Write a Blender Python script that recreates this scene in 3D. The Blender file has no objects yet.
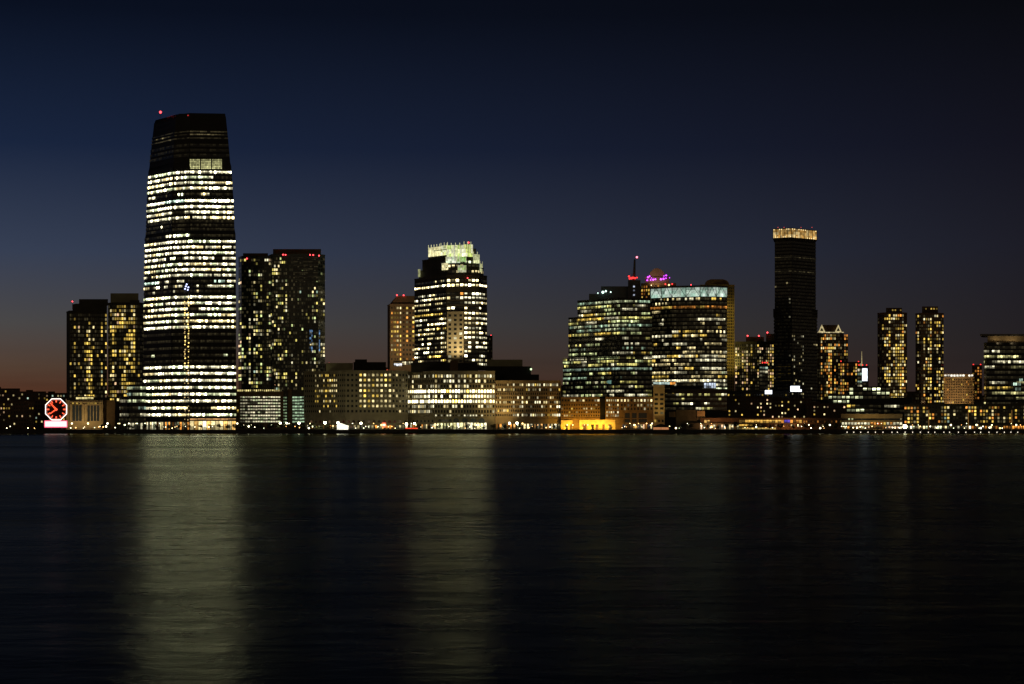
import bpy, math, random
from mathutils import Vector
R = random.Random(7)
F = 2010.0; HY = 424.0; CZ = 7.0; CX = 512.0
C = bpy.context.scene.collection
def X(px, Y): return (px - CX) / F * Y
def Z(py, Y): return CZ + (HY - py) * Y / F
def lin(c):
    return tuple(((v/255)/12.92 if v/255 <= .04045 else ((v/255+.055)/1.055)**2.4) for v in c)

# ---------------------------------------------------------------- materials
def newmat(name):
    m = bpy.data.materials.new(name); m.use_nodes = True
    nt = m.node_tree; nt.nodes.clear()
    out = nt.nodes.new('ShaderNodeOutputMaterial')
    p = nt.nodes.new('ShaderNodeBsdfPrincipled')
    nt.links.new(p.outputs[0], out.inputs[0])
    return m, nt, p
def wallmat(name, rgb, rough=.8, var=.35, scale=.25, brick=None, spec=.3):
    m, nt, p = newmat(name); N = nt.nodes.new; L = nt.links.new
    tc = N('ShaderNodeTexCoord')
    n1 = N('ShaderNodeTexNoise'); n1.inputs['Scale'].default_value = scale; n1.inputs['Detail'].default_value = 5
    L(tc.outputs['Object'], n1.inputs['Vector'])
    mr = N('ShaderNodeMapRange'); mr.inputs[1].default_value = .25; mr.inputs[2].default_value = .75
    mr.inputs[3].default_value = 1-var; mr.inputs[4].default_value = 1+var
    L(n1.outputs[0], mr.inputs[0])
    mx = N('ShaderNodeMix'); mx.data_type = 'RGBA'; mx.blend_type = 'MULTIPLY'; mx.inputs[0].default_value = 1
    if brick:
        b = N('ShaderNodeTexBrick'); b.inputs['Scale'].default_value = 1
        b.inputs['Brick Width'].default_value = brick; b.inputs['Row Height'].default_value = brick*.5
        b.inputs['Mortar Size'].default_value = brick*.03
        b.inputs['Color1'].default_value = (*rgb, 1); b.inputs['Color2'].default_value = (*[c*.78 for c in rgb], 1)
        b.inputs['Mortar'].default_value = (*[c*.6 for c in rgb], 1)
        mp = N('ShaderNodeMapping'); mp.inputs['Rotation'].default_value = (math.pi/2, 0, 0)
        L(tc.outputs['Object'], mp.inputs[0]); L(mp.outputs[0], b.inputs['Vector'])
        L(b.outputs[0], mx.inputs[6])
    else:
        mx.inputs[6].default_value = (*rgb, 1)
    L(mr.outputs[0], mx.inputs[7]); L(mx.outputs[2], p.inputs['Base Color'])
    p.inputs['Roughness'].default_value = rough
    p.inputs['Specular IOR Level'].default_value = spec
    return m
def glowmat(name, src, sampling='NONE', noise=True, gain=1.0):
    """glass of lit rooms, and surfaces given their own glow: brightness of each pane from attribute / object colour"""
    m, nt, p = newmat(name); N = nt.nodes.new; L = nt.links.new
    p.inputs['Base Color'].default_value = (.018, .02, .022, 1)
    p.inputs['Roughness'].default_value = .12; p.inputs['Specular IOR Level'].default_value = .22
    if src == 'attr':
        a = N('ShaderNodeAttribute'); a.attribute_name = 'glow'; col = a.outputs['Color']
    else:
        a = N('ShaderNodeObjectInfo'); col = a.outputs['Color']
    if noise:
        g = N('ShaderNodeNewGeometry')
        n1 = N('ShaderNodeTexNoise'); n1.inputs['Scale'].default_value = .55; n1.inputs['Detail'].default_value = 4
        n1.inputs['Roughness'].default_value = .65
        L(g.outputs['Position'], n1.inputs['Vector'])
        mr = N('ShaderNodeMapRange'); mr.inputs[1].default_value = .3; mr.inputs[2].default_value = .7
        mr.inputs[3].default_value = .45; mr.inputs[4].default_value = 1.5
        L(n1.outputs[0], mr.inputs[0])
        mx = N('ShaderNodeMix'); mx.data_type = 'RGBA'; mx.blend_type = 'MULTIPLY'; mx.inputs[0].default_value = 1
        L(col, mx.inputs[6]); L(mr.outputs[0], mx.inputs[7]); col = mx.outputs[2]
    L(col, p.inputs['Emission Color']); p.inputs['Emission Strength'].default_value = gain
    m.cycles.emission_sampling = sampling
    return m
def emit(name, rgb, s, sampling='AUTO'):
    m, nt, p = newmat(name)
    p.inputs['Base Color'].default_value = (.6, .6, .6, 1)
    p.inputs['Emission Color'].default_value = (*rgb, 1); p.inputs['Emission Strength'].default_value = s
    m.cycles.emission_sampling = sampling
    return m
GLASS = glowmat('lit_glass', 'attr')
WIN = glowmat('window_glass', 'object')
SCREEN = glowmat('glow_surface', 'attr')  # glow put into the surface itself; also used on fins, gables and a spire
DARK = wallmat('dark_curtain_wall', (.013, .0128, .013), .4, .3, .12, spec=.22)
DKGREEN = wallmat('dark_green_glass', (.022, .038, .04), .3, .3, .1, spec=.5)
CONC = wallmat('grey_concrete', (.16, .15, .135), .85)
DKCONC = wallmat('dark_concrete', (.085, .08, .06), .85)
BEIGE = wallmat('beige_limestone', (.33, .29, .2), .8, .25, .2)
TAN = wallmat('tan_stone', (.38, .29, .17), .8, .25, .2)
STONE_ = wallmat('brown_stone', (.22, .155, .09), .85, .25, .12)
BROWN = wallmat('brown_brick', (.21, .135, .07), .85, .3, .15, brick=1.2)
DKBRICK = wallmat('dark_red_brick', (.11, .066, .042), .85, .35, .12, brick=1.2)
OLIVE = wallmat('olive_metal_roof', (.34, .32, .19), .7, .3, .1)
METAL = wallmat('painted_steel', (.08, .08, .08), .45)
ROOF = wallmat('tarred_roof', (.035, .033, .03), .9)
LEAF = wallmat('winter_foliage', (.05, .055, .025), .9, .5, .8)
BARK = wallmat('bark', (.06, .045, .03), .9)
GROUND = wallmat('paved_ground', (.09, .085, .075), .9, .4, .05)
CANVAS = wallmat('white_canvas', (.75, .74, .7), .7, .08)
RED = emit('red_beacon_light', (1, .05, .06), 5, 'NONE')
W_ = (255, 245, 200); WW = (255, 232, 165); YL = (255, 212, 96); OR = (255, 165, 70)
GR = (236, 244, 190); CY = (205, 236, 212); BL = (120, 150, 230); PK = (255, 208, 160)
OFF = [(W_, 6), (GR, 3), (WW, 2)]
RES = [(YL, 5), (WW, 4), (W_, 1), (PK, 1), (CY, .25)]
def pick(pal):
    t = R.random()*sum(w for _, w in pal)
    for c, w in pal:
        t -= w
        if t <= 0: return lin(c)
    return lin(pal[-1][0])
def sc(c, k): return tuple(v*k for v in c)

# ---------------------------------------------------------------- mesh collector
class MB:
    def __init__(s): s.v = []; s.f = []; s.mi = []; s.col = []
    def face(s, pts, mi=0, col=(0, 0, 0)):
        b = len(s.v); s.v += [tuple(p) for p in pts]; s.f.append(tuple(range(b, b+len(pts)))); s.mi.append(mi); s.col.append(col)
    def loft(s, rings, mi=0, cap=True, col=(0, 0, 0)):
        b = len(s.v); n = len(rings[0])
        for r in rings: s.v += [tuple(p) for p in r]
        for k in range(len(rings)-1):
            for i in range(n):
                j = (i+1) % n
                s.f.append((b+k*n+i, b+k*n+j, b+(k+1)*n+j, b+(k+1)*n+i)); s.mi.append(mi); s.col.append(col)
        if cap:
            for k, rev in ((0, 1), (len(rings)-1, 0)):
                q = [b+k*n+i for i in range(n)]
                s.f.append(tuple(q[::-1] if rev else q)); s.mi.append(mi); s.col.append(col)
    def prism(s, poly, z0, z1, mi=0, col=(0, 0, 0)):
        s.loft([[(x, y, z0) for x, y in poly], [(x, y, z1) for x, y in poly]], mi, True, col)
    def box(s, x0, x1, y0, y1, z0, z1, mi=0, col=(0, 0, 0)):
        s.prism([(x0, y0), (x1, y0), (x1, y1), (x0, y1)], z0, z1, mi, col)
    def tube(s, p, q, r0, r1=None, n=8, mi=0, col=(0, 0, 0)):
        p = Vector(p); q = Vector(q); d = (q-p).normalized(); r1 = r0 if r1 is None else r1
        a = d.orthogonal().normalized(); b = d.cross(a)
        ring = lambda c, r: [c + (a*math.cos(t) + b*math.sin(t))*r for t in [2*math.pi*i/n for i in range(n)]]
        s.loft([ring(p, r0), ring(q, r1)], mi, True, col)
    def ball(s, c, r, mi=0, n=8, m=5, sq=1.0, col=(0, 0, 0)):
        rings = []
        for k in range(m+1):
            t = -math.pi/2 + math.pi*(k+.0)/m; rr = max(math.cos(t), .05)*r
            rings.append([(c[0]+rr*math.cos(2*math.pi*i/n), c[1]+rr*math.sin(2*math.pi*i/n), c[2]+r*sq*math.sin(t)) for i in range(n)])
        s.loft(rings, mi, True, col)
    def mesh(s, name, mats, off=(0, 0, 0)):
        me = bpy.data.meshes.new(name)
        me.from_pydata([(x-off[0], y-off[1], z-off[2]) for x, y, z in s.v], [], s.f)
        for m in mats: me.materials.append(m)
        me.polygons.foreach_set('material_index', s.mi)
        if any(any(c) for c in s.col):
            at = me.attributes.new('glow', 'FLOAT_COLOR', 'CORNER'); buf = []
            for f, c in zip(s.f, s.col): buf += [c[0], c[1], c[2], 1]*len(f)
            at.data.foreach_set('color', buf)
        me.update()
        return me
    def build(s, name, mats, parent=None):
        if not isinstance(mats, (list, tuple)): mats = [mats]
        off = parent.matrix_basis.translation.copy() if parent else (0, 0, 0)
        if parent and parent.parent: off = off + parent.parent.matrix_basis.translation
        o = bpy.data.objects.new(name, s.mesh(name, mats, off)); C.objects.link(o)
        if parent: o.parent = parent
        return o
def tag(o, label, cat, group=None, kind=None):
    if label: o['label'] = label
    if cat: o['category'] = cat
    if group: o['group'] = group
    if kind: o['kind'] = kind
    return o
def thing(name, loc, label, cat, group=None):
    o = bpy.data.objects.new(name, None); C.objects.link(o); o.location = loc; o.empty_display_size = 2
    return tag(o, label, cat, group)

# ---------------------------------------------------------------- buildings
G0 = 2.5                                     # ground level
class Bld:
    """chains are lists of (px, dY): the visible front outline, left to right, dY metres behind Y"""
    def __init__(s, name, label, px, Y, cat='building', group=None):
        s.Y = Y; s.root = thing(name, (X(px, Y), Y, G0), label, cat, group); s.n = {}
    def xy(s, ch): return [(X(p, s.Y+d), s.Y+d) for p, d in ch]
    def poly(s, ch, depth):
        f = s.xy(ch); yb = s.Y+max(d for _, d in ch)+depth
        return f + [(X(ch[-1][0]-1.2, yb), yb), (X(ch[0][0]+1.2, yb), yb)]
    def body(s, ch, yt, yb, mat, part='wall', depth=32, roof=True, z0=None):
        m = MB(); z0 = Z(yb, s.Y) if z0 is None else z0; z1 = Z(yt, s.Y)
        m.prism(s.poly(ch, depth), max(z0, G0), z1); o = m.build(part, mat, s.root)
        if roof:                               # parapet coping
            r = MB(); f = s.xy(ch)
            for (ax, ay), (bx, by) in zip(f, f[1:]):
                dx, dy = bx-ax, by-ay; l = math.hypot(dx, dy); nx, ny = dy/l, -dx/l
                r.prism([(ax+nx*.25, ay+ny*.25), (bx+nx*.25, by+ny*.25), (bx-nx*.4, by-ny*.4), (ax-nx*.4, ay-ny*.4)], z1-.35, z1+.5)
            r.build('parapet', mat, o)
        return o
    def box(s, part, x0, x1, yt, yb, dY, depth, mat):
        Y = s.Y+dY; m = MB(); m.prism([(X(x0, Y), Y), (X(x1, Y), Y), (X(x1-.5, Y+depth), Y+depth), (X(x0+.5, Y+depth), Y+depth)], Z(yb, s.Y), Z(yt, s.Y))
        return m.build(part, mat, s.root)
    def ribbon(s, ch, y, h, fn, bay=2.0, frac=.86, part='ribbon_window', mat=None, off=.12):
        """one storey's ribbon window as one strip that follows the whole front"""
        f = s.xy(ch); z = Z(y, s.Y); hh = h*s.Y/F/2; P = []; K = []
        n0 = 0
        tot = sum(max(1, round((math.hypot(b[0]-a[0], b[1]-a[1]))/bay)) for a, b in zip(f, f[1:]))
        for k, (a, b) in enumerate(zip(f, f[1:])):
            dx, dy = b[0]-a[0], b[1]-a[1]; l = math.hypot(dx, dy); nx, ny = dy/l*off, -dx/l*off
            n = max(1, round(l/bay))
            for i in range(n):
                for t0, t1, pane in (((i+(1-frac)/2)/n, (i+(1+frac)/2)/n, 1), ((i+(1+frac)/2)/n, (i+1+(1-frac)/2)/n, 0)):
                    if t1 > 1: t1 = 1
                    P.append(((a[0]+dx*t0+nx, a[1]+dy*t0+ny), (a[0]+dx*t1+nx, a[1]+dy*t1+ny)))
                    px = CX + F*(a[0]+dx*(t0+t1)/2)/(a[1]+dy*(t0+t1)/2)
                    K.append(fn(px, n0+i, k) if pane else (.002, .002, .002))
            n0 += n
        m = MB(); nv = 0
        for (p, q), c in zip(P, K):
            zm = z+hh*R.uniform(-.35, .35); lo = R.choice([.2, .4, .7, 1.0])
            m.v += [(p[0], p[1], z-hh), (q[0], q[1], z-hh), (q[0], q[1], zm), (p[0], p[1], zm), (q[0], q[1], z+hh), (p[0], p[1], z+hh)]
            m.f += [(nv, nv+1, nv+2, nv+3), (nv+3, nv+2, nv+4, nv+5)]; m.mi += [0, 0]; m.col += [sc(c, lo), sc(c, 1.2)]; nv += 6
        # sill strip ties the panes together
        for a, b in zip(f, f[1:]):
            dx, dy = b[0]-a[0], b[1]-a[1]; l = math.hypot(dx, dy); nx, ny = dy/l*(off+.05), -dx/l*(off+.05)
            m.face([(a[0]+nx, a[1]+ny, z-hh-.25), (b[0]+nx, b[1]+ny, z-hh-.25), (b[0]+nx, b[1]+ny, z-hh), (a[0]+nx, a[1]+ny, z-hh)], 0, (.001, .001, .001))
        return m.build(part, mat or GLASS, s.root)
    def ribbons(s, ch, rows, h, pal=OFF, bay=2.0, frac=.86, gain=1.0, run=.75, dim=.03, hdr=False):
        """rows: (y, density[, brightness[, palette]]) ; chain may be a function of y"""
        for r in rows:
            y, p = r[0], r[1]; g = r[2] if len(r) > 2 else 1.0; pl = r[3] if len(r) > 3 and r[3] else pal
            spans = r[4] if len(r) > 4 else None
            st = {'on': R.random() < p, 'c': pick(pl), 'k': 1.0}
            def fn(px, i, k):
                if R.random() > run:
                    st['on'] = R.random() < p
                    if R.random() < .5: st['c'] = pick(pl)
                    st['k'] = R.uniform(.55, 1.25)
                on = st['on'] if spans is None else (any(a <= px <= b for a, b in spans) and R.random() < p)
                if on: return sc(st['c'], g*gain*st['k']*R.choice([.22, .4, .6, .9, 1.8, 5.0] if hdr else [.16, .35, .6, .85, 1.15, 2.0])*(.45 if bay < 2.3 and i % 6 == 0 else 1))
                return sc(lin(WW), dim*R.uniform(.05, 1)**2)  # unlit bays get a faint glow of their own so dark floors show
            s.ribbon(ch(y) if callable(ch) else ch, y, h, fn, bay, frac, off=.5 if callable(ch) else .12)
    def punched(s, ch, rows, bays, w, h, pal=RES, gain=1.0, p=.35, dark=.0, part='window', keep=100, cols=True, unlit=True):
        """rows: list of y or (y, density[, brightness[, spans]]); bays: number per chain segment; w: share of the bay; h: px"""
        f = s.xy(ch); lits = []; darks = MB(); wts = {}
        for r in rows:
            r = r if isinstance(r, tuple) else (r, p)
            y, pr = r[0], r[1]; g = r[2] if len(r) > 2 else 1.0; spans = r[3] if len(r) > 3 else None
            z = Z(y, s.Y); hh = h*s.Y/F/2; prev = False
            for k, (a, b) in enumerate(zip(f, f[1:])):
                if not bays[k]: continue
                dx, dy = b[0]-a[0], b[1]-a[1]; l = math.hypot(dx, dy); nx, ny = dy/l, -dx/l; n = bays[k]
                for i in range(n):
                    if (k, i) not in wts: wts[k, i] = R.choice([0, .25, .8, 1.1, 1.5, 2.0]) if cols else 1
                    t = (i+.5)/n; x, yy = a[0]+dx*t+nx*.06, a[1]+dy*t+ny*.06
                    px = CX+F*x/yy
                    q = pr*wts[k, i]*(1.9 if prev else .75) if cols else pr
                    on = R.random() < q if spans is None else (any(u <= px <= v for u, v in spans) and R.random() < pr)
                    prev = on; ww = w*l/n
                    if on:
                        lits.append((g*gain*R.choice([.12, .25, .4, .6, .8, 1.1, 1.5])*R.uniform(.8, 1.2)*(1 if cols or spans is None else 1.15), x, yy, z, ww, 2*hh, math.atan2(dy, dx), pick(pal)))
                    elif unlit:
                        ux, uy = dx/l*ww/2, dy/l*ww/2
                        darks.face([(x-ux, yy-uy, z-hh), (x+ux, yy+uy, z-hh), (x+ux, yy+uy, z+hh), (x-ux, yy-uy, z+hh)], 0, sc(lin(WW), R.choice([.001, .001, .001, .004, .012, .035]) if cols and p < .9 and gain > .3 else .001))
        lits.sort(key=lambda q: -q[0]); used = s.n.get(part, 0); room = max(0, keep-used)
        me = {}
        for q in lits[:room]:
            key = (round(q[4], 1), round(q[5], 1))
            if key not in me:
                m = MB(); m.box(-key[0]/2, key[0]/2, -.05, .05, -key[1]/2, key[1]/2); me[key] = m.mesh(part, [WIN])
            o = bpy.data.objects.new(part, me[key]); C.objects.link(o); o.parent = s.root
            o.location = Vector((q[1], q[2], q[3])) - s.root.location; o.rotation_euler = (0, 0, q[6])
            c = sc(q[7], q[0]); o.color = (*c, 1)
        s.n[part] = used+len(lits[:room])
        for g, x, yy, z, ww, hh, an, c in lits[room:]:
            ux, uy = math.cos(an)*ww/2, math.sin(an)*ww/2
            darks.face([(x-ux, yy-uy, z-hh/2), (x+ux, yy+uy, z-hh/2), (x+ux, yy+uy, z+hh/2), (x-ux, yy-uy, z+hh/2)], 0, sc(c, g))
        if darks.f:
            o = darks.build('small_windows', GLASS, s.root); o['kind'] = 'stuff'
    def beacon(s, px, py, dY=1, r=.55, mat=None, mast=1.5):
        Y = s.Y+dY; z = Z(py, Y); x = X(px, Y); m = MB()
        m.tube((x, Y, z-mast-.3), (x, Y, z-.2), .12, n=6, mi=1); m.ball((x, Y, z), r, 0)
        return m.build('beacon', [mat or RED, METAL], s.root)
def rows(y0, y1, step): 
    out = []; y = y0
    while y < y1: out.append(y); y += step
    return out
def flat(x0, x1, a=0, b=0): return [(x0, a), (x1, b)]
# ================================================================ tall corner tower (left)
def lerp_table(t, y):
    if y <= t[0][0]: return t[0][1:]
    for a, b in zip(t, t[1:]):
        if y <= b[0]:
            u = (y-a[0])/(b[0]-a[0]); return tuple(p+(q-p)*u for p, q in zip(a[1:], b[1:]))
    return t[-1][1:]
OUT = [(113, 155.5, 225), (117, 154, 226), (140, 151.5, 228.3), (165, 149, 230.5), (166, 148.3, 231.3), (200, 147, 233.6), (233, 146, 234.6), (234, 145, 235.6), (300, 144, 236), (432, 143.6, 236.3)]
def gchain(y):
    l, r = lerp_table(OUT, y); w = r-l
    return [(l, 36), (l+.30*w, 7), (l+.50*w, 0), (r, 3)]
b = Bld('office_tower', 'tallest tower with tapering dark crown and rows of bright office floors', 190, 1512)
m = MB(); lv = sorted([432, 234.01, 166.01, 113, 117]+rows(120, 430, 6.0), reverse=True)
m.loft([[(x, y, max(G0, Z(q, b.Y))) for x, y in b.poly(gchain(q), 26)] for q in lv]); m.build('wall', DARK, b.root)
g_rows = [(172, .97, 1.25), (177.2, .72, .8), (182.6, .88), (188, .9), (194, .3, .6), (200.6, 1, 1.7, [(CY, 1), (W_, 3)]), (206.6, .95, 1.15), (212, .82), (217.4, .7, .8),
          (221, .03), (225, .03), (229, .02), (235.2, .97, 1.4, None, [(166, 190)]), (235.2+.0, 0), (241.4, .9), (247, .86), (252.6, .9), (258, .86), (264, .92), (269.5, .85), (275, .8, .8), (281, .6, .7, [(CY, 2), (W_, 1)]), (286, .5, .6), (291, .15, .4),
          (297, .92, 1.15), (303, .85), (308.8, .88), (314.7, .92), (321, .9), (327, .9, 1.1), (334, .02), (341, .03), (348, .03), (355, .03), (361, .03),
          (367, .92, 1.1), (373.4, .9), (380.4, .92), (387.5, .9), (394.2, .92, 1.1), (401, .93), (408, .85), (414.8, .85), ]
g_rows = [r for r in g_rows if not (r[0] == 235.2 and len(r) == 2)]
g_rows = [(r[0], min(1, r[1]+.09) if r[1] > .6 else r[1])+tuple(r[2:]) for r in g_rows]
b.ribbons(gchain, g_rows, 2.35, bay=1.6, gain=2.5, run=.62, hdr=True)
# row at 235 also has a few single lit bays on the right
b.punched([(212, 2), (233, 3)], [(237.5, .55, 1.0)], [10], .55, 2.2, pal=[(WW, 1)], cols=False, unlit=False, keep=20)
b.ribbons(gchain, [(134.5, .9, .14, [(WW, 1)], [(155, 171), (189, 222)]), (131.5, .9, .1, [(WW, 1)], [(189, 222)]), (138, .8, .06, [(WW, 1)], [(153, 172)])], 1.2, bay=2.5, frac=.96)
for q in (145, 150, 155): b.ribbons(gchain, [(q, .02, .1)], 2.6, bay=2.5, dim=.012)
for x0, x1 in ((189.8, 200.3), (201.1, 211.2), (212, 222.2)):                     # three double-height lattice windows
    f = b.xy([(x0, .4), (x1, 1.0)]); m = MB(); nx = 7; nz = 6; z0, z1 = Z(169, b.Y), Z(159, b.Y)
    for i in range(nx):
        for j in range(nz):
            (ax, ay), (bx, by) = f; t0, t1 = (i+.1)/nx, (i+.9)/nx; u0, u1 = (j+.1)/nz, (j+.9)/nz
            k = R.uniform(.3, .75)*(1.3 if j < 2 else .85)
            m.face([(ax+(bx-ax)*t0, ay-.5, z0+(z1-z0)*u0), (ax+(bx-ax)*t1, ay-.5, z0+(z1-z0)*u0), (ax+(bx-ax)*t1, ay-.5, z0+(z1-z0)*u1), (ax+(bx-ax)*t0, ay-.5, z0+(z1-z0)*u1)], 0, sc(lin((240, 236, 165)), k))
    m.build('lattice_window', GLASS, b.root)
for px in (172, 190):                                                           # dark fins on the two creases
    m = MB(); pts = []
    for q in (430, 300, 234, 166):
        f = b.xy(gchain(q)); p = f[1] if px == 172 else f[2]; pts.append((p[0], p[1]-.25, max(G0, Z(q, b.Y))))
    for p, q in zip(pts, pts[1:]): m.tube(p, q, .42, n=6)
    m.build('corner_fin', DARK, b.root)
b.ribbon([(189.8, -.5), (236, 2.4)], 425.4, 8.6, lambda px, i, k: sc(lin(R.choice([(255, 200, 110), WW, WW, (255, 225, 150), W_])), R.uniform(.6, 1.9)), 3.2, .86, 'lobby_glazing')
b.ribbon([(145, 34), (172, 6), (189.6, -.5)], 425.8, 7.5, lambda px, i, k: sc(lin(R.choice([W_, WW, GR, WW, OR])), R.choice([.05, .2, .8, 1.2, 1.6])), 2.4, .7, 'lobby_glazing')
b.ribbon([(189.8, -.5), (236, 2.4)], 419.3, 1.6, lambda px, i, k: sc(lin((255, 190, 120)), R.uniform(.3, .8)), 6, .95, 'lobby_transom')
m = MB(); m.box(X(176, b.Y), X(196, b.Y), b.Y+12, b.Y+26, Z(113, b.Y), Z(111.2, b.Y)); m.build('roof_plant', DARK, b.root)
b.beacon(160.5, 112.2, 24, .95, mast=4); b.beacon(188, 115.4, 0, .5, emit('dim_beacon', (1, .05, .05), .5))
# stepped podium wing on the tower's left
podL = [(127, 22), (129, 2), (146, -4)]; podS = [(119.5, 22), (121.5, 3), (127.4, 1)]
b.body(podL, 385, 432, DARK, 'podium', 20); b.body(podS, 397, 432, DARK, 'podium', 18)
b.ribbons(podL, [(388, .85, .8), (394.3, .75, .55), (401, .7, .7), (408, .75, .6), (414.8, .4, .5), (420, .05)], 2.8, pal=[(GR, 2), (W_, 2), (CY, 1)], bay=1.6)
b.ribbons(podS, [(401, .75, .6), (408, .6, .6), (414.8, .6, .6), (420, .1)], 2.8, pal=[(GR, 2), (W_, 2)], bay=1.6)
b.ribbon(podL, 426, 6, lambda px, i, k: sc(lin(W_), R.choice([.02, .1, .6, 1.1])), 2.4, .7, 'lobby_glazing')

# construction hoist with strings of light bulbs in front of the tower
h = thing('construction_hoist', (X(187, 1506), 1506, G0), 'lattice hoist mast strung with yellow lamps, climbing the tallest tower', 'hoist')
m = MB(); x0 = X(187, 1506); zt = Z(287, 1506); zz = G0
while zz < zt:
    for sx, sy in ((-1.5, -1.2), (1.5, -1.2), (1.5, 1.2), (-1.5, 1.2)): m.tube((x0+sx, 1506+sy, zz), (x0+sx, 1506+sy, min(zt, zz+6)), .13, n=4)
    m.tube((x0-1.5, 1504.8, zz), (x0+1.5, 1504.8, zz+6), .08, n=4); m.tube((x0-1.5, 1504.8, zz), (x0+1.5, 1504.8, zz), .1, n=4); zz += 6
m.build('mast', METAL, h)
HB = emit('yellow_bulb', lin((255, 216, 120)), 2.2, 'NONE'); HB2 = emit('blue_white_bulb', lin((190, 200, 255)), 3.0, 'NONE')
HBd = emit('dim_yellow_bulb', lin((255, 216, 140)), .6, 'NONE')
for q in [y for y in rows(299, 368, 2.3)]+[y for y in rows(370, 425, 4.5)]:
    for sx in (-1.3, 1.3):
        if R.random() < .8:
            m = MB(); z = Z(q+R.uniform(-.6, .6), 1506); m.ball((x0+sx+R.uniform(-.4, .4), 1504.4, z), R.uniform(.3, .65), n=6, m=4); m.build('bulb', HB if q < 368 and R.random() < .6 else HBd, h)
for dx, q in ((-1.2, 289), (0.8, 290), (-.6, 286.5), (1.3, 287.5), (0, 284.5)):
    m = MB(); m.ball((x0+dx, 1504.4, Z(q, 1506)), .6, n=6, m=4); m.build('bulb', HB2, h)

# ================================================================ residential slabs left of the tall tower
APT = 'apartment towers'
b = Bld('apartment_tower', 'dark apartment tower with yellow windows, leftmost of the high towers, behind the clock', 86, 1640, group=APT)
lc = [(66.5, 20), (69.5, 0), (100, 0), (107, 8)]
b.body([(66.5, 20), (69.5, 2), (80, 0), (107, 4)], 311, 430, DKCONC, depth=26); b.body([(72.5, 14), (76, 3), (107, 6)], 304, 311, DKCONC, 'upper_wall', 20); b.box('roof_plant', 79, 108, 298.5, 304.2, 8, 14, DKCONC)
ys = rows(315, 398, 4.05)
b.punched([(67, 19.9), (69.6, 2), (80, 0), (107, 4)], [(y, .25) for y in ys], [1, 5, 13], .72, 2.5, pal=[(YL, 6), (WW, 2), (PK, .4), (CY, .1)], gain=.95)
b.beacon(72.4, 301.5, 12, .55, mast=6)
b = Bld('apartment_tower', 'dark apartment tower with yellow windows, standing directly against the tallest tower', 126, 1630, group=APT)
b.body([(108, 6), (112, 0), (140, 0), (144, 10)], 303, 430, DKCONC, depth=26); b.box('roof_plant', 110.5, 138.5, 292.8, 303.5, 6, 16, OLIVE)
ys = rows(302.5, 400, 4.05)[1:]
b.punched([(108, 6), (112, 0), (140, 0), (144, 10)], [(y, .3) for y in ys], [2, 12, 2], .72, 2.5, pal=[(YL, 6), (WW, 2), (PK, .4), (CY, .1)], gain=.95)
b.box('roof_bay', 130, 139.5, 300, 303.5, 1, 12, DKCONC)

# low stone building with tall pier windows, behind the clock
b = Bld('terminal_building', 'low stone building with tall windows between piers, behind the red clock', 88, 1530)
b.body([(66, 2), (84.4, 0), (103, 0)], 401, 431, TAN, depth=20); b.box('side_wing', 103, 115, 400, 431, 6, 18, BROWN)
b.box('roof_pavilion', 74.5, 94, 396, 401.2, 4, 8, DKCONC)
b.ribbon([(76, 3.6), (93.5, 3.6)], 398.2, 1.8, lambda px, i, k: sc(lin((255, 236, 160)), R.uniform(.6, 1.2)), 2.2, .9, 'clerestory')
def f(nm, x0, x1, y0, y1, d0, d1): m = MB(); m.box(X(x0, b.Y), X(x1, b.Y), b.Y-d0, b.Y+d1, Z(y1, b.Y), Z(y0, b.Y)); m.build(nm, TAN, b.root)
for x in (71, 83.4, 86, 101): f('pier', x-.9, x+.9, 404, 422, .7, .3)
f('cornice', 70, 102.4, 401.6, 402.6, .9, .2)
for x0, x1, n in ((72.2, 82, 3), (87.2, 99.6, 4)):
    for i in range(n):
        a = x0+(x1-x0)*(i+.12)/n; c = x0+(x1-x0)*(i+.88)/n
        m = MB(); m.box(X(a, b.Y), X(c, b.Y), b.Y-.15, b.Y+.1, Z(421, b.Y), Z(405.4, b.Y), 0, sc(lin((200, 205, 180)), .018)); m.build('tall_window', GLASS, b.root)
b.punched([(86.5, 0), (101, 0)], [(403.2, .8, .8)], [7], .7, 1.6, pal=[(YL, 1)], cols=False); b.punched([(72, 0), (82, 0)], [(403.2, .4, .7)], [5], .7, 1.6, pal=[(YL, 1)], cols=False)

# far-left low brick blocks
LOW = 'low brick apartment blocks at far left'
for i, (x0, x1, yt, Y, lab, dens) in enumerate([(-14, 20, 389, 1660, 'low dark brick block at the far left edge of the skyline', .2), (18, 46, 392, 1650, 'low dark brick block with scattered lamps, left of the red clock', .24), (40, 68, 393.5, 1665, 'low dark block with a row of lit top windows directly behind the clock', .26), (0, 34, 402, 1600, 'lower dark block in front of the far left brick blocks', .2)]):
    b = Bld('apartment_block', lab, (x0+x1)/2, Y, group=LOW)
    b.body(flat(x0, x1), yt, 430, DKBRICK, depth=22); n = int((x1-x0)/2.6)
    b.punched(flat(x0, x1), [(y, dens*(1.6 if q == 1 else 1)) for q, y in enumerate(rows(yt+2.4, 427, 3.9))], [n], .5, 1.7, pal=[(YL, 3), (WW, 3), (PK, 2), (CY, .3)], gain=.55, cols=False)
    b.box('stair_head', x0+8, x0+15, yt-2.2, yt+.2, 5, 8, DKBRICK)

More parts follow.
